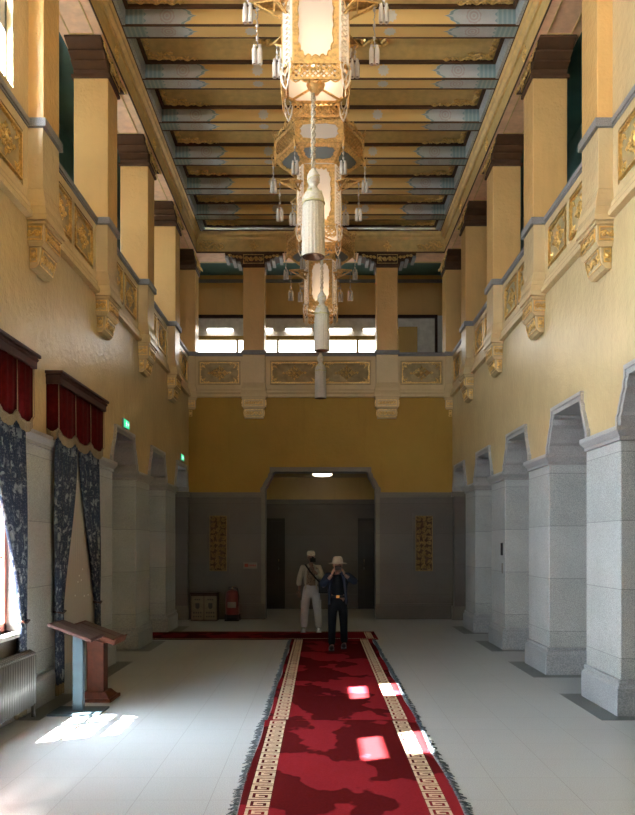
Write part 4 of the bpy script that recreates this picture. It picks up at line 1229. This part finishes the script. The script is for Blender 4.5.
m = MB()
for s, w in ((-1, .05), (1, .05)):
    for i in range(180):
        x = -W / 2 + .05 + i * W / 182; m.box(x, x + .022, s * (L / 2 - .10) - w / 2, s * (L / 2 - .10) + w / 2, .0122, .014)
m.build('dotted_border', 'rugkey', e); key_border(e, W / 2 - .22, W / 2 - .08, -L / 2 + .16, L / 2 - .16, 'y', 1)

# ------------------------------------------------------------------ lecterns by the window
e = thing('display_stand', 'slanted dark display board on a square grey steel post by the curtain', 'stand', (-2.66, 8.58, 0))
m = MB(); m.box(-.28, .28, -.22, .22, 0, .022); bevel(m.build('base_plate', 'steel', e), .004)
m = MB(); m.box(-.055, .055, -.045, .045, .022, .86); bevel(m.build('post', 'steel', e), .006)
A_ = Matrix.Translation((0, .0, .885)) @ Matrix.Rotation(.36, 4, 'Y')
m = MB(); m.T = A_; m.box(-.28, .22, -.24, .24, -.015, .015); bevel(m.build('slanted_board', 'darkwood', e), .004)
m = MB(); m.T = A_; m.box(-.25, .19, -.21, -.01, .0155, .018); m.box(-.25, .19, .01, .21, .0155, .018); m.build('printed_sheet', 'mirror_photo', e)
e = thing('wooden_lectern', 'reddish wooden lectern with slanted top behind the steel stand', 'lectern', (-2.66, 9.30, 0))
m = MB(); m.box(-.22, .22, -.22, .22, 0, .04); m.frustum((-.19, .19, -.19, .19, .04), (-.13, .13, -.13, .13, .11)); bevel(m.build('base', 'redwood', e), .006)
m = MB(); m.box(-.10, .10, -.10, .10, .10, .74); bevel(m.build('pedestal', 'redwood', e), .01)
A_ = Matrix.Translation((.03, 0, .80)) @ Matrix.Rotation(.36, 4, 'Y')
m = MB(); m.T = A_; m.box(-.28, .25, -.26, .26, -.035, .02); m.box(.25, .265, -.27, .27, -.04, .04); m.frustum((-.12, .10, -.12, .12, -.09), (-.2, .2, -.22, .22, -.035)); bevel(m.build('slanted_top', 'redwood', e), .005)
m = MB(); m.T = A_; m.box(-.24, .21, -.23, -.02, .021, .024); m.box(-.24, .21, .02, .23, .021, .024); m.build('printed_sheet', 'mirror_photo', e)

# ------------------------------------------------------------------ end wall fittings
def carved_window(x, label):
    e = thing('carved_panel', label, 'carved panel', (x, YB, 1.865), -PI / 2, 'gilded carved panels in the end wall'); w, h = .42, 1.36
    m = MB()
    for a in ((-w / 2 - .07, -w / 2, -h / 2 - .07, h / 2 + .07), (w / 2, w / 2 + .07, -h / 2 - .07, h / 2 + .07), (-w / 2, w / 2, -h / 2 - .07, -h / 2), (-w / 2, w / 2, h / 2, h / 2 + .07)): m.box(-.01, .03, *a)
    m.build('stone_frame', 'granite_shaded', e)
    m = MB(); m.box(-.01, .004, -w / 2, w / 2, -h / 2, h / 2); m.build('dark_ground', 'brown', e)
    g = MB(); g.T = PT(.004, 0, 0)
    for a in ((-w / 2, -w / 2 + .015, -h / 2, h / 2), (w / 2 - .015, w / 2, -h / 2, h / 2), (-w / 2, w / 2, -h / 2, -h / 2 + .015), (-w / 2, w / 2, h / 2 - .015, h / 2)): g.box(*a, 0, .02)
    r = random.Random(int(x * 10))
    for j in range(9):
        for i in range(3):
            cx = (-.13 + .13 * i) + r.uniform(-.015, .015); cy = -h / 2 + .09 + j * (h - .18) / 8 + (.03 if i == 1 else 0)
            g.spiral(cx, cy, .062, r.uniform(0, 6), 1.2, 1 if (i + j) % 2 else -1, .013); g.leaf(cx, cy, r.uniform(0, 6), .1, .025, .03)
    g.vine(-.03, -h / 2 + .04, .03, h / 2 - .04, .12, n=11)
    g.build('gilded_openwork', 'gold_shaded', e)
carved_window(-2.52, 'tall gilded openwork panel in the end wall above the extinguisher and boxes'); carved_window(2.55, 'tall gilded openwork panel in the end wall beside the open arcade')
# small notice
e = thing('wall_notice', 'small cream notice with a red mark beside the central opening', 'sign', (-1.73, YB, 1.32))
m = MB(); m.box(-.17, .17, -.012, 0, -.075, .075); m.build('plate', 'paper', e)
m = MB(); m.box(-.14, -.05, -.0145, -.012, -.035, .045); m.build('red_symbol', 'inkred', e)
m = MB()
for i in range(4): m.box(-.02 + i * .043, .012 + i * .043, -.0145, -.012, -.012, .022)
m.box(-.02, .14, -.0145, -.012, -.04, -.032); m.build('lettering', 'inkred', e)
# twin extinguisher cabinets
e = thing('extinguisher_cabinet', 'pair-door cream cabinet with dark printed symbols standing on the floor by the end wall', 'cabinet', (-2.80, 18.88, 0), 0)
m = MB(); m.box(-.32, .32, -.13, .16, 0, .64); m.box(-.335, .335, -.145, .17, .64, .68); bevel(m.build('body', 'darkwood', e), .006)
for s in (-1, 1):
    m = MB(); m.box(*sorted((s * .008, s * .305)), -.148, -.13, .03, .60); d = bevel(m.build('door', 'cardboard', e), .004)
    m = MB(); cx = s * .155
    m.box(cx - .05, cx + .05, -.151, -.148, .33, .43); m.frustum((cx - .02, cx + .02, -.151, -.148, .29), (cx - .05, cx + .05, -.151, -.148, .33))
    for i in range(4):
        m.box(cx - .10 + i * .055, cx - .07 + i * .055, -.151, -.148, .18, .22); m.box(cx - .10 + i * .055, cx - .07 + i * .055, -.151, -.148, .09, .125)
    for i in range(3): m.box(cx - .07 + i * .05, cx - .035 + i * .05, -.151, -.148, .50, .53)
    m.build('printed_symbol', 'ink', d)
# wheeled extinguisher drum
e = thing('fire_extinguisher', 'large red extinguisher drum with brass top on a black base by the end wall', 'extinguisher', (-2.13, 18.85, 0))
m = MB(); m.lathe([(.16, .14), (.165, .17), (.165, .62), (.15, .69), (.10, .73), (.05, .745)], 24); m.build('cylinder', 'red_paint', e)
m = MB(); m.box(-.17, .17, -.16, .16, .0, .04); m.lathe([(.16, .04), (.165, .15)], 20)
for s in (-1, 1):
    T = m.T; m.T = Matrix.Translation((s * .17, .10, .08)) @ Matrix.Rotation(PI / 2, 4, 'Y'); m.lathe([(.078, -.02), (.078, .02)], 16); m.T = T
m.build('wheeled_base', 'black', e)
m = MB(); m.lathe([(.05, .745), (.05, .79), (.03, .80), (.03, .82)], 12); m.tube([(-.10, 0, .80), (.11, -.02, .83)], .012, 6)
m.tube([(.1 * math.cos(a), .1 * math.sin(a), .775 + .02 * math.sin(a * 2)) for a in [i * .45 for i in range(15)]], .010, 6); m.build('valve', 'chrome', e)
m = MB(); m.tube([(.03, -.02, .79), (.13, -.10, .78), (.17, -.12, .6), (.15, -.14, .35)], .013, 6); m.build('hose', 'black', e)
m = MB()
for a in range(-6, 6):
    a0, a1 = -PI / 2 + a * .11, -PI / 2 + (a + 1) * .11
    m.quad([(.1665 * math.cos(a0), .1665 * math.sin(a0), .32), (.1665 * math.cos(a1), .1665 * math.sin(a1), .32), (.1665 * math.cos(a1), .1665 * math.sin(a1), .46), (.1665 * math.cos(a0), .1665 * math.sin(a0), .46)])
m.build('white_label', 'paper', e)
# doors in the alcove
for i, (x, s) in enumerate(((-1.55, 1), (1.60, -1))):
    e = bpy.data.objects.new('door_%d' % (i + 1), None); C.objects.link(e); e.location = (x, 22.3, 0); e['kind'] = 'structure'; e['label'] = 'black double door leaf in the alcove'
    m = MB(); m.box(-.46, .46, -.05, .0, 0, 2.50)
    for z0, z1 in ((.2, 1.0), (1.2, 2.3)):
        for a in ((-.36, -.33), (.33, .36)): m.box(*a, -.06, -.05, z0, z1)
        for z in (z0, z1): m.box(-.36, .36, -.06, -.05, z - .015, z + .015)
    m.build('door_leaf', 'blackdoor', e)
    m = MB(); m.box(-.54, -.46, -.09, 0, 0, 2.58); m.box(.46, .54, -.09, 0, 0, 2.58); m.box(-.54, .54, -.09, 0, 2.50, 2.58); m.build('door_frame', 'blackdoor' if i == 0 else 'blackdoor', e)
    m = MB(); m.tube([(s * .36, -.09, 1.12), (s * .36, -.11, 1.14), (s * .36, -.11, 1.40), (s * .36, -.09, 1.42)], .012, 8); m.build('door_handle', 'chrome', e)
e = thing('ceiling_light', 'round glowing lamp under the alcove ceiling in the central opening', 'lamp', (.05, 20.6, 3.70))
m = MB(); m.lathe([(.29, .05), (.29, .02), (.27, .0)], 28); m.build('rim', 'white', e)
m = MB(); m.lathe([(.26, .0), (.25, -.04), (.18, -.06), (.001, -.065)], 28); m.build('diffuser', 'alcovelight', e)
# green exit signs on the left wall
def exit_sign(y, z, label):
    e = thing('exit_sign', label, 'exit sign', (-XW, y, z), 0, 'green exit signs')
    m = MB(); m.box(.0, .03, -.19, .19, -.08, .08); bevel(m.build('housing', 'rail', e), .005)
    m = MB(); m.box(.03, .034, -.175, .175, -.065, .065); m.build('lit_face', 'jade', e)
    g = MB(); g.T = PT(.037, -.02, 0)
    g.ball((.012, .042, 0), (.012, .012, .003), 0, 6)
    for a, b in (((.008, .03), (-.006, -.004)), ((-.006, -.004), (.018, -.022)), ((.018, -.022), (.014, -.05)), ((-.006, -.004), (-.022, -.028)), ((-.022, -.028), (-.044, -.032)),
                 ((.006, .024), (.032, .008)), ((.004, .022), (-.022, .016)), ((-.022, .016), (-.030, -.002)), ((.07, 0), (.14, 0)), ((.14, 0), (.115, .025)), ((.14, 0), (.115, -.025))):
        g.bar((*a, 0), (*b, 0), .010, .004)
    g.build('running_figure', 'exitwhite', e)
exit_sign(12.95, 3.84, 'green exit sign above the first dark arch, beside the curtained window')
exit_sign(18.2, 3.87, 'green exit sign above the farthest dark arch by the corner')
# small box and card on third pillar
e = thing('wall_box', 'slim black device with a pale card below it on the third open arcade pillar', 'device', (XW - .02, PC[2] - .36, 1.75), PI)
m = MB(); m.box(0, .03, -.03, .03, -.10, .12); bevel(m.build('housing', 'black', e), .004)
m = MB(); m.box(0, .008, -.045, .045, -.42, -.24); m.build('card', 'paper', e)

# ------------------------------------------------------------------ end balcony: lit shelf, tube lamps, rails
e = thing('lit_window_band', 'long band of glowing white panes behind the end balcony parapet', 'window band', (0, 22.2, 7.01))
xs = [-3.1, -2.02, -1.0, .35, 1.6, 2.05]
panes = [(-3.48, -2.40), (-2.33, -1.24), (-1.18, -.12), (-.06, 1.02), (1.08, 1.95)]
m = MB(); m.box(-3.6, 2.1, -.10, 0, .62, .74); m.box(-3.6, 2.1, -.10, 0, -.06, .02)
for a, b in panes: m.box(a - .06, a, -.10, 0, .02, .62); 
m.box(1.95, 2.02, -.10, 0, .02, .62); m.build('yellow_frame', 'paint', e)
for a, b in panes: m = MB(); m.box(a, b, -.06, -.03, .02, .62); m.build('glowing_pane', 'lightbox', e)
e = thing('dark_red_rail', 'dark red frame rail across the rear wall of the end balcony', 'rail', (0, 22.14, 8.3))
m = MB(); m.box(-3.9, 3.32, -.03, .06, -.03, .05); m.build('top_rail', 'darkwood', e)
m = MB(); m.box(3.25, 3.32, -.03, .06, -1.9, -.03); m.build('upright', 'darkwood', e)
o = boxobj('side_cabinet', 'paint', 2.2, 2.72, 21.9, 22.19, 5.47, 7.95); tag(o, 'yellow cupboard on the end balcony beyond the arcade side column', 'cupboard', None, 'thing')
tl = None
for i, x in enumerate((-3.0, -1.3, .25, 0.95 + .35, 2.75 - .4)):
    if tl is None:
        tl = thing('tube_lamp', '', 'lamp'); m = MB(); m.tube([(-.36, 0, 0), (.36, 0, 0)], .022, 8); m.build('tube', 'tubelight', tl)
        m = MB(); m.box(-.40, .40, -.0, .06, .03, .07); m.box(-.40, -.37, -.02, .06, -.02, .05); m.box(.37, .40, -.02, .06, -.02, .05); m.build('fitting', 'white', tl); t = tl
    else: t = copy_tree(tl)
    t.location = ((-2.85, -1.72, -.62, .52, 1.58)[i], 22.13, 7.93)
    t['label'] = 'glowing tube lamp of the end balcony, ' + ['in the window side bay', 'half hidden by the window side column', 'behind the rear lantern, window side of it', 'behind the rear lantern, arcade side of it', 'half hidden by the arcade side column'][i]; t['group'] = 'tube lamps on the end balcony'

# ------------------------------------------------------------------ people
def skin_into(mb, joints, edges, T=Matrix(), m=0, sub=1):
    me = bpy.data.meshes.new('tmp'); names = list(joints); me.from_pydata([joints[k][0] for k in names], [(names.index(a), names.index(b)) for a, b in edges], [])
    o = bpy.data.objects.new('tmp', me); C.objects.link(o)
    s = o.modifiers.new('sk', 'SKIN'); s.use_smooth_shade = True; ss = o.modifiers.new('su', 'SUBSURF'); ss.levels = sub; ss.render_levels = sub
    for i, k in enumerate(names):
        r = joints[k][1]; me.skin_vertices[0].data[i].radius = r if isinstance(r, tuple) else (r, r)
        me.skin_vertices[0].data[i].use_root = (i == 0)
    dg = bpy.context.evaluated_depsgraph_get(); dg.update(); ev = o.evaluated_get(dg); q = ev.to_mesh()
    base = len(mb.v)
    for v in q.vertices: mb.v.append(tuple(T @ v.co))
    for f in q.polygons: mb.face([base + i for i in f.vertices], m, None, True)
    ev.to_mesh_clear(); bpy.data.objects.remove(o); bpy.data.meshes.remove(me)
def head_into(mb, c, m=0, hair=None):
    c = Vector(c); nU, nV = 20, 14; rings = []
    for j in range(nV + 1):
        ph = PI * j / nV; row = []
        for i in range(nU):
            th_ = 2 * PI * i / nU
            x, y, z = math.sin(ph) * math.cos(th_), math.sin(ph) * math.sin(th_), math.cos(ph)
            w = .075 * (1 - .22 * max(0, -z) ** 1.2); X, Y, Z = x * w, y * .095 * (1 - .10 * max(0, -z)), z * .118
            f = max(0, -y) ** 3
            if abs(x) < .35 and -.45 < z < .12: Y -= .022 * f * (1 - abs(x) / .35) * (1 - abs(z + .18) / .32)     # nose
            if .12 <= z < .3: Y -= .004 * f                                                                       # brow
            if .15 < abs(x) < .6 and -.05 < z < .18: Y += .006 * f                                                # eye sockets
            if abs(x) < .4 and -.62 < z < -.5: Y -= .005 * f                                                       # lips
            if abs(x) < .4 and z < -.75: Y -= .012 * f                                                             # chin
            row.append(mb.p(c + Vector((X, Y, Z))))
        rings.append(row)
    for A, B in zip(rings, rings[1:]):
        for i in range(nU): mb.face([A[i], A[(i + 1) % nU], B[(i + 1) % nU], B[i]], m, None, True)
    for s in (-1, 1):
        mb.ball(c + Vector((s * .076, .01, -.01)), (.010, .02, .032), m, 8)
def eyes_into(mb, c, m):
    for s in (-1, 1): mb.ball(Vector(c) + Vector((s * .03, -.082, .012)), (.012, .006, .006), m, 6); mb.bar(Vector(c) + Vector((s * .015, -.09, .034)), Vector(c) + Vector((s * .048, -.082, .034)), .006, .006, m)
    mb.bar(Vector(c) + Vector((-.022, -.089, -.062)), Vector(c) + Vector((.022, -.089, -.062)), .005, .005, m)
def hand_into(mb, wrist, d, nrm, side, curl=.5, m=0, s=1.0):
    """wrist point, finger direction d, palm normal nrm (finger curl towards it), side=+1/-1 puts the thumb"""
    wrist = Vector(wrist); d = Vector(d).normalized(); nrm = (Vector(nrm) - d * Vector(nrm).dot(d)).normalized(); lat = d.cross(nrm) * side
    J = {'w': (tuple(wrist), (.022 * s, .018 * s)), 'p': (tuple(wrist + d * .05 * s), (.036 * s, .016 * s)), 'q': (tuple(wrist + d * .085 * s), (.034 * s, .014 * s))}
    skin_into(mb, J, [('w', 'p'), ('p', 'q')], m=m)
    for k, (off, L) in enumerate(((.027, .066), (.009, .075), (-.009, .070), (-.026, .055))):
        b = wrist + d * .075 * s + lat * off * s; pts = [b]; a = 0; dd = d.copy()
        for seg, f in enumerate((.45, .32, .23)):
            a += curl * (.6 if seg == 0 else .9); dd = d * math.cos(a) + nrm * math.sin(a); pts.append(pts[-1] + dd * L * f * s * 1.1)
        mb.tube(pts, [.0095 * s, .009 * s, .0082 * s, .006 * s], 6, m)
    b = wrist + d * .02 * s + lat * .022 * s
    t1 = b + (d * .5 + lat * .75 + nrm * .3).normalized() * .04 * s; t2 = t1 + (d * .8 + lat * .2 + nrm * .5).normalized() * .028 * s; t3 = t2 + (d * .8 + nrm * .6).normalized() * .022 * s
    mb.tube([b, t1, t2, t3], [.012 * s, .011 * s, .0095 * s, .007 * s], 6, m)

# --- man in cream jacket
e = thing('person', 'man in cap, cream jacket and white trousers holding a camera to his face', 'person', (-.20, 16.38, .012))
b = MB()
Jb = {'pel': ((0, 0, .90), (.13, .09)), 'ab': ((0, 0, 1.06), (.125, .085)), 'ch': ((0, 0, 1.26), (.15, .095)), 'ne': ((0, .0, 1.40), .055), 'nk': ((0, -.01, 1.47), .048),
      'shl': ((-.16, 0, 1.345), .055), 'ell': ((-.235, .02, 1.08), .040), 'wrl': ((-.245, -.03, .86), .027),
      'shr': ((.16, 0, 1.345), .055), 'elr': ((.24, -.06, 1.10), .040), 'wrr': ((.06, -.22, 1.28), .027),
      'hl': ((-.085, 0, .84), .085), 'kl': ((-.125, -.02, .47), .056), 'al': ((-.145, .02, .09), .036), 'tl': ((-.155, -.11, .04), .034),
      'hr': ((.085, 0, .84), .085), 'kr': ((.13, -.02, .47), .056), 'ar': ((.16, .02, .09), .036), 'tr': ((.175, -.11, .04), .034)}
Eb = [('pel', 'ab'), ('ab', 'ch'), ('ch', 'ne'), ('ne', 'nk'), ('ch', 'shl'), ('shl', 'ell'), ('ell', 'wrl'), ('ch', 'shr'), ('shr', 'elr'), ('elr', 'wrr'), ('pel', 'hl'), ('hl', 'kl'), ('kl', 'al'), ('al', 'tl'), ('pel', 'hr'), ('hr', 'kr'), ('kr', 'ar'), ('ar', 'tr')]
skin_into(b, Jb, Eb); hc = (0, -.03, 1.565); head_into(b, hc)
hand_into(b, (-.245, -.03, .86), (0, -.1, -1), (.3, -1, 0), 1, .35); hand_into(b, (.06, -.22, 1.28), (-.35, -.1, 1), (-.8, .4, 0), -1, .8)
eyes_into(b, hc, 1)
b.build('body', ['skin', 'black'], e)
c = MB()
Jt = {'pel': ((0, 0, .93), (.155, .11)), 'top': ((0, 0, 1.05), (.145, .105)), 'hl': ((-.09, 0, .80), .105), 'kl': ((-.13, -.02, .46), .092), 'al': ((-.15, .01, .07), .078), 'hr': ((.09, 0, .80), .105), 'kr': ((.135, -.02, .46), .092), 'ar': ((.165, .01, .07), .078)}
skin_into(c, Jt, [('pel', 'top'), ('pel', 'hl'), ('hl', 'kl'), ('kl', 'al'), ('pel', 'hr'), ('hr', 'kr'), ('kr', 'ar')])
for s in (-1, 1): c.box(*sorted((s * .13, s * .215)), -.06, .05, .50, .66)
c.build('trousers', 'trousers_white', e)
c = MB(); skin_into(c, {'a': ((0, -.02, .90), (.145, .105)), 'b': ((0, -.02, 1.12), (.135, .10)), 'c': ((0, -.012, 1.30), (.145, .10)), 'd': ((0, -.01, 1.40), (.07, .06))}, [('a', 'b'), ('b', 'c'), ('c', 'd')]); c.build('shirt', 'shirt', e)
c = MB()
# open jacket: two front panels, back and sleeves
skin_into(c, {'a': ((0, .045, .90), (.175, .085)), 'b': ((0, .045, 1.10), (.165, .08)), 'c': ((0, .035, 1.33), (.165, .085)), 'l': ((-.17, 0, 1.345), .075), 'le': ((-.245, .015, 1.10), .062), 'lw': ((-.255, -.02, .95), .058),
              'r': ((.17, 0, 1.345), .075), 're': ((.25, -.06, 1.11), .060), 'rw': ((.12, -.18, 1.22), .052)}, [('a', 'b'), ('b', 'c'), ('c', 'l'), ('l', 'le'), ('le', 'lw'), ('c', 'r'), ('r', 're'), ('re', 'rw')])
for s in (-1, 1):
    skin_into(c, {'a': ((s * .115, -.105, .88), (.055, .018)), 'b': ((s * .11, -.105, 1.12), (.055, .018)), 'c': ((s * .09, -.09, 1.34), (.055, .02)), 'd': ((s * .055, -.03, 1.42), (.03, .02))}, [('a', 'b'), ('b', 'c'), ('c', 'd')])
c.build('jacket', 'jacket_cream', e)
for s in (-1, 1):
    c = MB(); x = s * .165; c.ball((x, -.045, .045), (.052, .135, .05), 0, 12); c.box(x - .05, x + .05, -.175, .08, 0, .022); c.build('shoe', 'trousers_white', e)
c = MB(); c.lathe([(.085, 1.60), (.090, 1.63), (.082, 1.67), (.055, 1.695), (.001, 1.70)], 18, 0, False, True, 0, 0, -.02); T = c.T; c.T = Matrix.Translation((0, -.11, 1.612)) @ Matrix.Rotation(.15, 4, 'X') @ Matrix.Diagonal((.07, .065, .006, 1)); c.lathe([(1, -1), (1, 1)], 16); c.T = T
c.build('cap', 'jacket_cream', e)
o = thing('camera', 'black camera raised to the face of the man in the cream jacket', 'camera', (-.16, 16.20, 1.475)); m = MB(); m.box(-.055, .06, -.02, .03, 0, .085); m.box(-.02, .03, -.02, .03, .085, .11); bevel(m.build('camera_body', 'black', o), .006)
m = MB(); m.T = Matrix.Translation((.0, -.02, .04)) @ Matrix.Rotation(PI / 2, 4, 'X'); m.lathe([(.03, 0), (.032, .05), (.034, .08), (.025, .08)], 16); m.build('lens', 'black', o)
o = thing('shoulder_bag', 'black shoulder bag on a strap at the hip of the man in the cream jacket', 'bag', (.05, 16.24, .83)); m = MB(); m.box(-.09, .10, -.06, .06, 0, .22); m.frustum((-.09, .10, -.06, .06, .22), (-.07, .08, -.04, .04, .25)); m.box(-.08, .09, -.075, -.06, .03, .13); bevel(m.build('bag_body', 'black', o), .012)
m = MB(); pts = [(-.39, .11, .60), (-.35, .00, .57), (-.27, -.02, .45), (-.15, -.035, .31), (-.06, -.045, .22)]; m.tube([(x, y, z) for x, y, z in pts], .018, 6); m.build('strap', 'black', o)
# --- man in dark jacket with brimmed hat, walking, both hands raised to the face
e = thing('person', 'man in cream brimmed hat and dark jacket walking with both hands raised to his face', 'person', (.30, 13.62, .012))
b = MB()
Jb = {'pel': ((0, 0, .86), (.125, .09)), 'ab': ((0, 0, 1.0), (.13, .095)), 'ch': ((0, 0, 1.20), (.15, .10)), 'ne': ((0, 0, 1.33), .055), 'nk': ((0, -.02, 1.39), .048),
      'shl': ((-.17, 0, 1.28), .055), 'ell': ((-.27, -.12, 1.10), .042), 'wrl': ((-.10, -.20, 1.31), .028),
      'shr': ((.17, 0, 1.28), .055), 'elr': ((.31, -.12, 1.16), .042), 'wrr': ((.11, -.20, 1.31), .028),
      'hl': ((-.085, 0, .80), .085), 'kl': ((-.095, -.10, .45), .056), 'al': ((-.10, -.10, .09), .036), 'tl': ((-.105, -.22, .035), .034),
      'hr': ((.085, 0, .80), .085), 'kr': ((.10, .04, .45), .056), 'ar': ((.115, .18, .10), .036), 'tr': ((.125, .06, .04), .034)}
skin_into(b, Jb, Eb); hc = (0, -.035, 1.475); head_into(b, hc); eyes_into(b, hc, 1)
hand_into(b, (-.10, -.20, 1.31), (.35, .1, 1), (.8, .5, -.1), 1, .8); hand_into(b, (.11, -.20, 1.31), (-.35, .1, 1), (-.8, .5, -.1), -1, .8)
b.build('body', ['skin', 'black'], e)
c = MB(); skin_into(c, {'pel': ((0, 0, .87), (.150, .11)), 'top': ((0, 0, 1.0), (.135, .10)), 'hl': ((-.09, 0, .76), .100), 'kl': ((-.10, -.10, .44), .075), 'al': ((-.105, -.10, .06), .068), 'hr': ((.09, 0, .76), .100), 'kr': ((.105, .04, .44), .075), 'ar': ((.12, .18, .07), .068)},
    [('pel', 'top'), ('pel', 'hl'), ('hl', 'kl'), ('kl', 'al'), ('pel', 'hr'), ('hr', 'kr'), ('kr', 'ar')]); c.build('trousers', 'cloth_black', e)
c = MB(); skin_into(c, {'a': ((0, -.03, .86), (.135, .10)), 'b': ((0, -.03, 1.06), (.14, .105)), 'c': ((0, -.02, 1.24), (.14, .10)), 'd': ((0, -.015, 1.34), (.07, .06))}, [('a', 'b'), ('b', 'c'), ('c', 'd')]); c.build('shirt', 'cloth_black', e)
c = MB()
skin_into(c, {'a': ((0, .045, .80), (.19, .085)), 'b': ((0, .045, 1.02), (.175, .085)), 'c': ((0, .035, 1.26), (.17, .09)), 'l': ((-.18, 0, 1.28), .075), 'le': ((-.28, -.12, 1.11), .068), 'lw': ((-.15, -.18, 1.25), .048),
              'r': ((.18, 0, 1.28), .075), 're': ((.32, -.12, 1.17), .068), 'rw': ((.16, -.18, 1.26), .048)}, [('a', 'b'), ('b', 'c'), ('c', 'l'), ('l', 'le'), ('le', 'lw'), ('c', 'r'), ('r', 're'), ('re', 'rw')])
for s in (-1, 1): skin_into(c, {'a': ((s * .15, -.10, .78), (.05, .018)), 'b': ((s * .13, -.11, 1.05), (.05, .018)), 'c': ((s * .10, -.095, 1.26), (.05, .02)), 'd': ((s * .055, -.03, 1.35), (.03, .02))}, [('a', 'b'), ('b', 'c'), ('c', 'd')])
c.build('jacket', 'jacket_navy', e)
for s, yy in ((-1, -.15), (1, .12)):
    c = MB(); x = s * .11; c.ball((x, yy, .045), (.048, .135, .048), 0, 12); c.box(x - .046, x + .046, yy - .13, yy + .12, 0, .02); c.build('shoe', 'black', e)
c = MB(); c.T = Matrix.Translation((0, -.03, 0)); c.lathe([(.086, 1.50), (.155, 1.495), (.16, 1.50), (.155, 1.507), (.094, 1.515), (.088, 1.57), (.075, 1.61), (.04, 1.625), (.001, 1.615)], 24, 0, False); c.build('hat', 'hat', e)
c = MB(); c.T = Matrix.Translation((0, -.02, .925)) @ Matrix.Diagonal((1, .74, 1, 1)); c.lathe([(.150, -.02), (.152, 0), (.150, .02)], 20, 0); c.build('belt', 'black', e)
c = MB(); c.box(-.028, .028, -.145, -.128, .905, .95); c.build('belt_buckle', 'gold', e)
o = thing('camera', 'small dark camera held up by the man in the brimmed hat', 'camera', (.30, 13.36, 1.405)); m = MB(); m.box(-.055, .055, -.02, .02, 0, .075); bevel(m.build('camera_body', 'black', o), .006)
m = MB(); m.T = Matrix.Translation((0, -.02, .038)) @ Matrix.Rotation(PI / 2, 4, 'X'); m.lathe([(.026, 0), (.028, .035), (.02, .035)], 16); m.build('lens', 'black', o)

# ------------------------------------------------------------------ light
def portal(x, y, z, sx, sy, rot):
    l = bpy.data.lights.new('sky_portal', 'AREA'); l.shape = 'RECTANGLE'; l.size = sx; l.size_y = sy; l.cycles.is_portal = True
    o = bpy.data.objects.new('sky_portal', l); C.objects.link(o); o.location = (x, y, z); o.rotation_euler = rot
    return o
for a, b, c, d in WIN: portal(-XW - .24, (a + b) / 2, (c + d) / 2, d - c, b - a, (0, -PI / 2, 0))
for a, b in UW: portal(-XW - .18, (a + b) / 2, 7.375, 1.41, b - a, (0, -PI / 2, 0))
portal(0, YF - .32, 7.45, 2.2, .7, (PI / 2, 0, 0))
for y in GW: portal(-GX - .22, y, 7.72, .45, .5, (0, -PI / 2, 0))
w = bpy.data.worlds.new('sky'); sc.world = w; w.use_nodes = True; bg = w.node_tree.nodes['Background']
bg.inputs[0].default_value = (.78, .90, 1.0, 1); bg.inputs[1].default_value = 47.0
t = 1.837; d = Vector((1, .485, -t))
l = bpy.data.lights.new('sun', 'SUN'); l.energy = 240; l.angle = math.radians(.6); l.color = (1, .98, .95)
o = bpy.data.objects.new('sun', l); C.objects.link(o); o.location = (-20, 0, 30); o.rotation_euler = d.to_track_quat('-Z', 'Y').to_euler()
for y in LY:
    l = bpy.data.lights.new('lantern_bulb', 'POINT'); l.energy = 4.5; l.color = (1, .80, .58); l.shadow_soft_size = .05
    o = bpy.data.objects.new('lantern_bulb', l); C.objects.link(o); o.location = (0, y, 6.92)

# ------------------------------------------------------------------ camera
cam = bpy.data.cameras.new('camera'); co = bpy.data.objects.new('camera', cam); C.objects.link(co); sc.camera = co
cam.sensor_fit = 'VERTICAL'; cam.sensor_height = 24; cam.lens = 24 * 780 / 815; cam.shift_y = 136.5 / 815; cam.shift_x = -3 / 815
cam.clip_start = .05; cam.clip_end = 200
co.location = (0, 0, 1.85); co.rotation_euler = (PI / 2, 0, 0)
sc.view_settings.view_transform = 'Standard'; sc.view_settings.look = 'None'; sc.view_settings.gamma = 1; sc.view_settings.exposure = .98
sc.view_settings.use_curve_mapping = False
cy = sc.cycles
cy.use_denoising = True; cy.max_bounces = 8; cy.diffuse_bounces = 5; cy.glossy_bounces = 3; cy.transmission_bounces = 4; cy.transparent_max_bounces = 8
cy.sample_clamp_indirect = 8; cy.caustics_reflective = False; cy.caustics_refractive = False
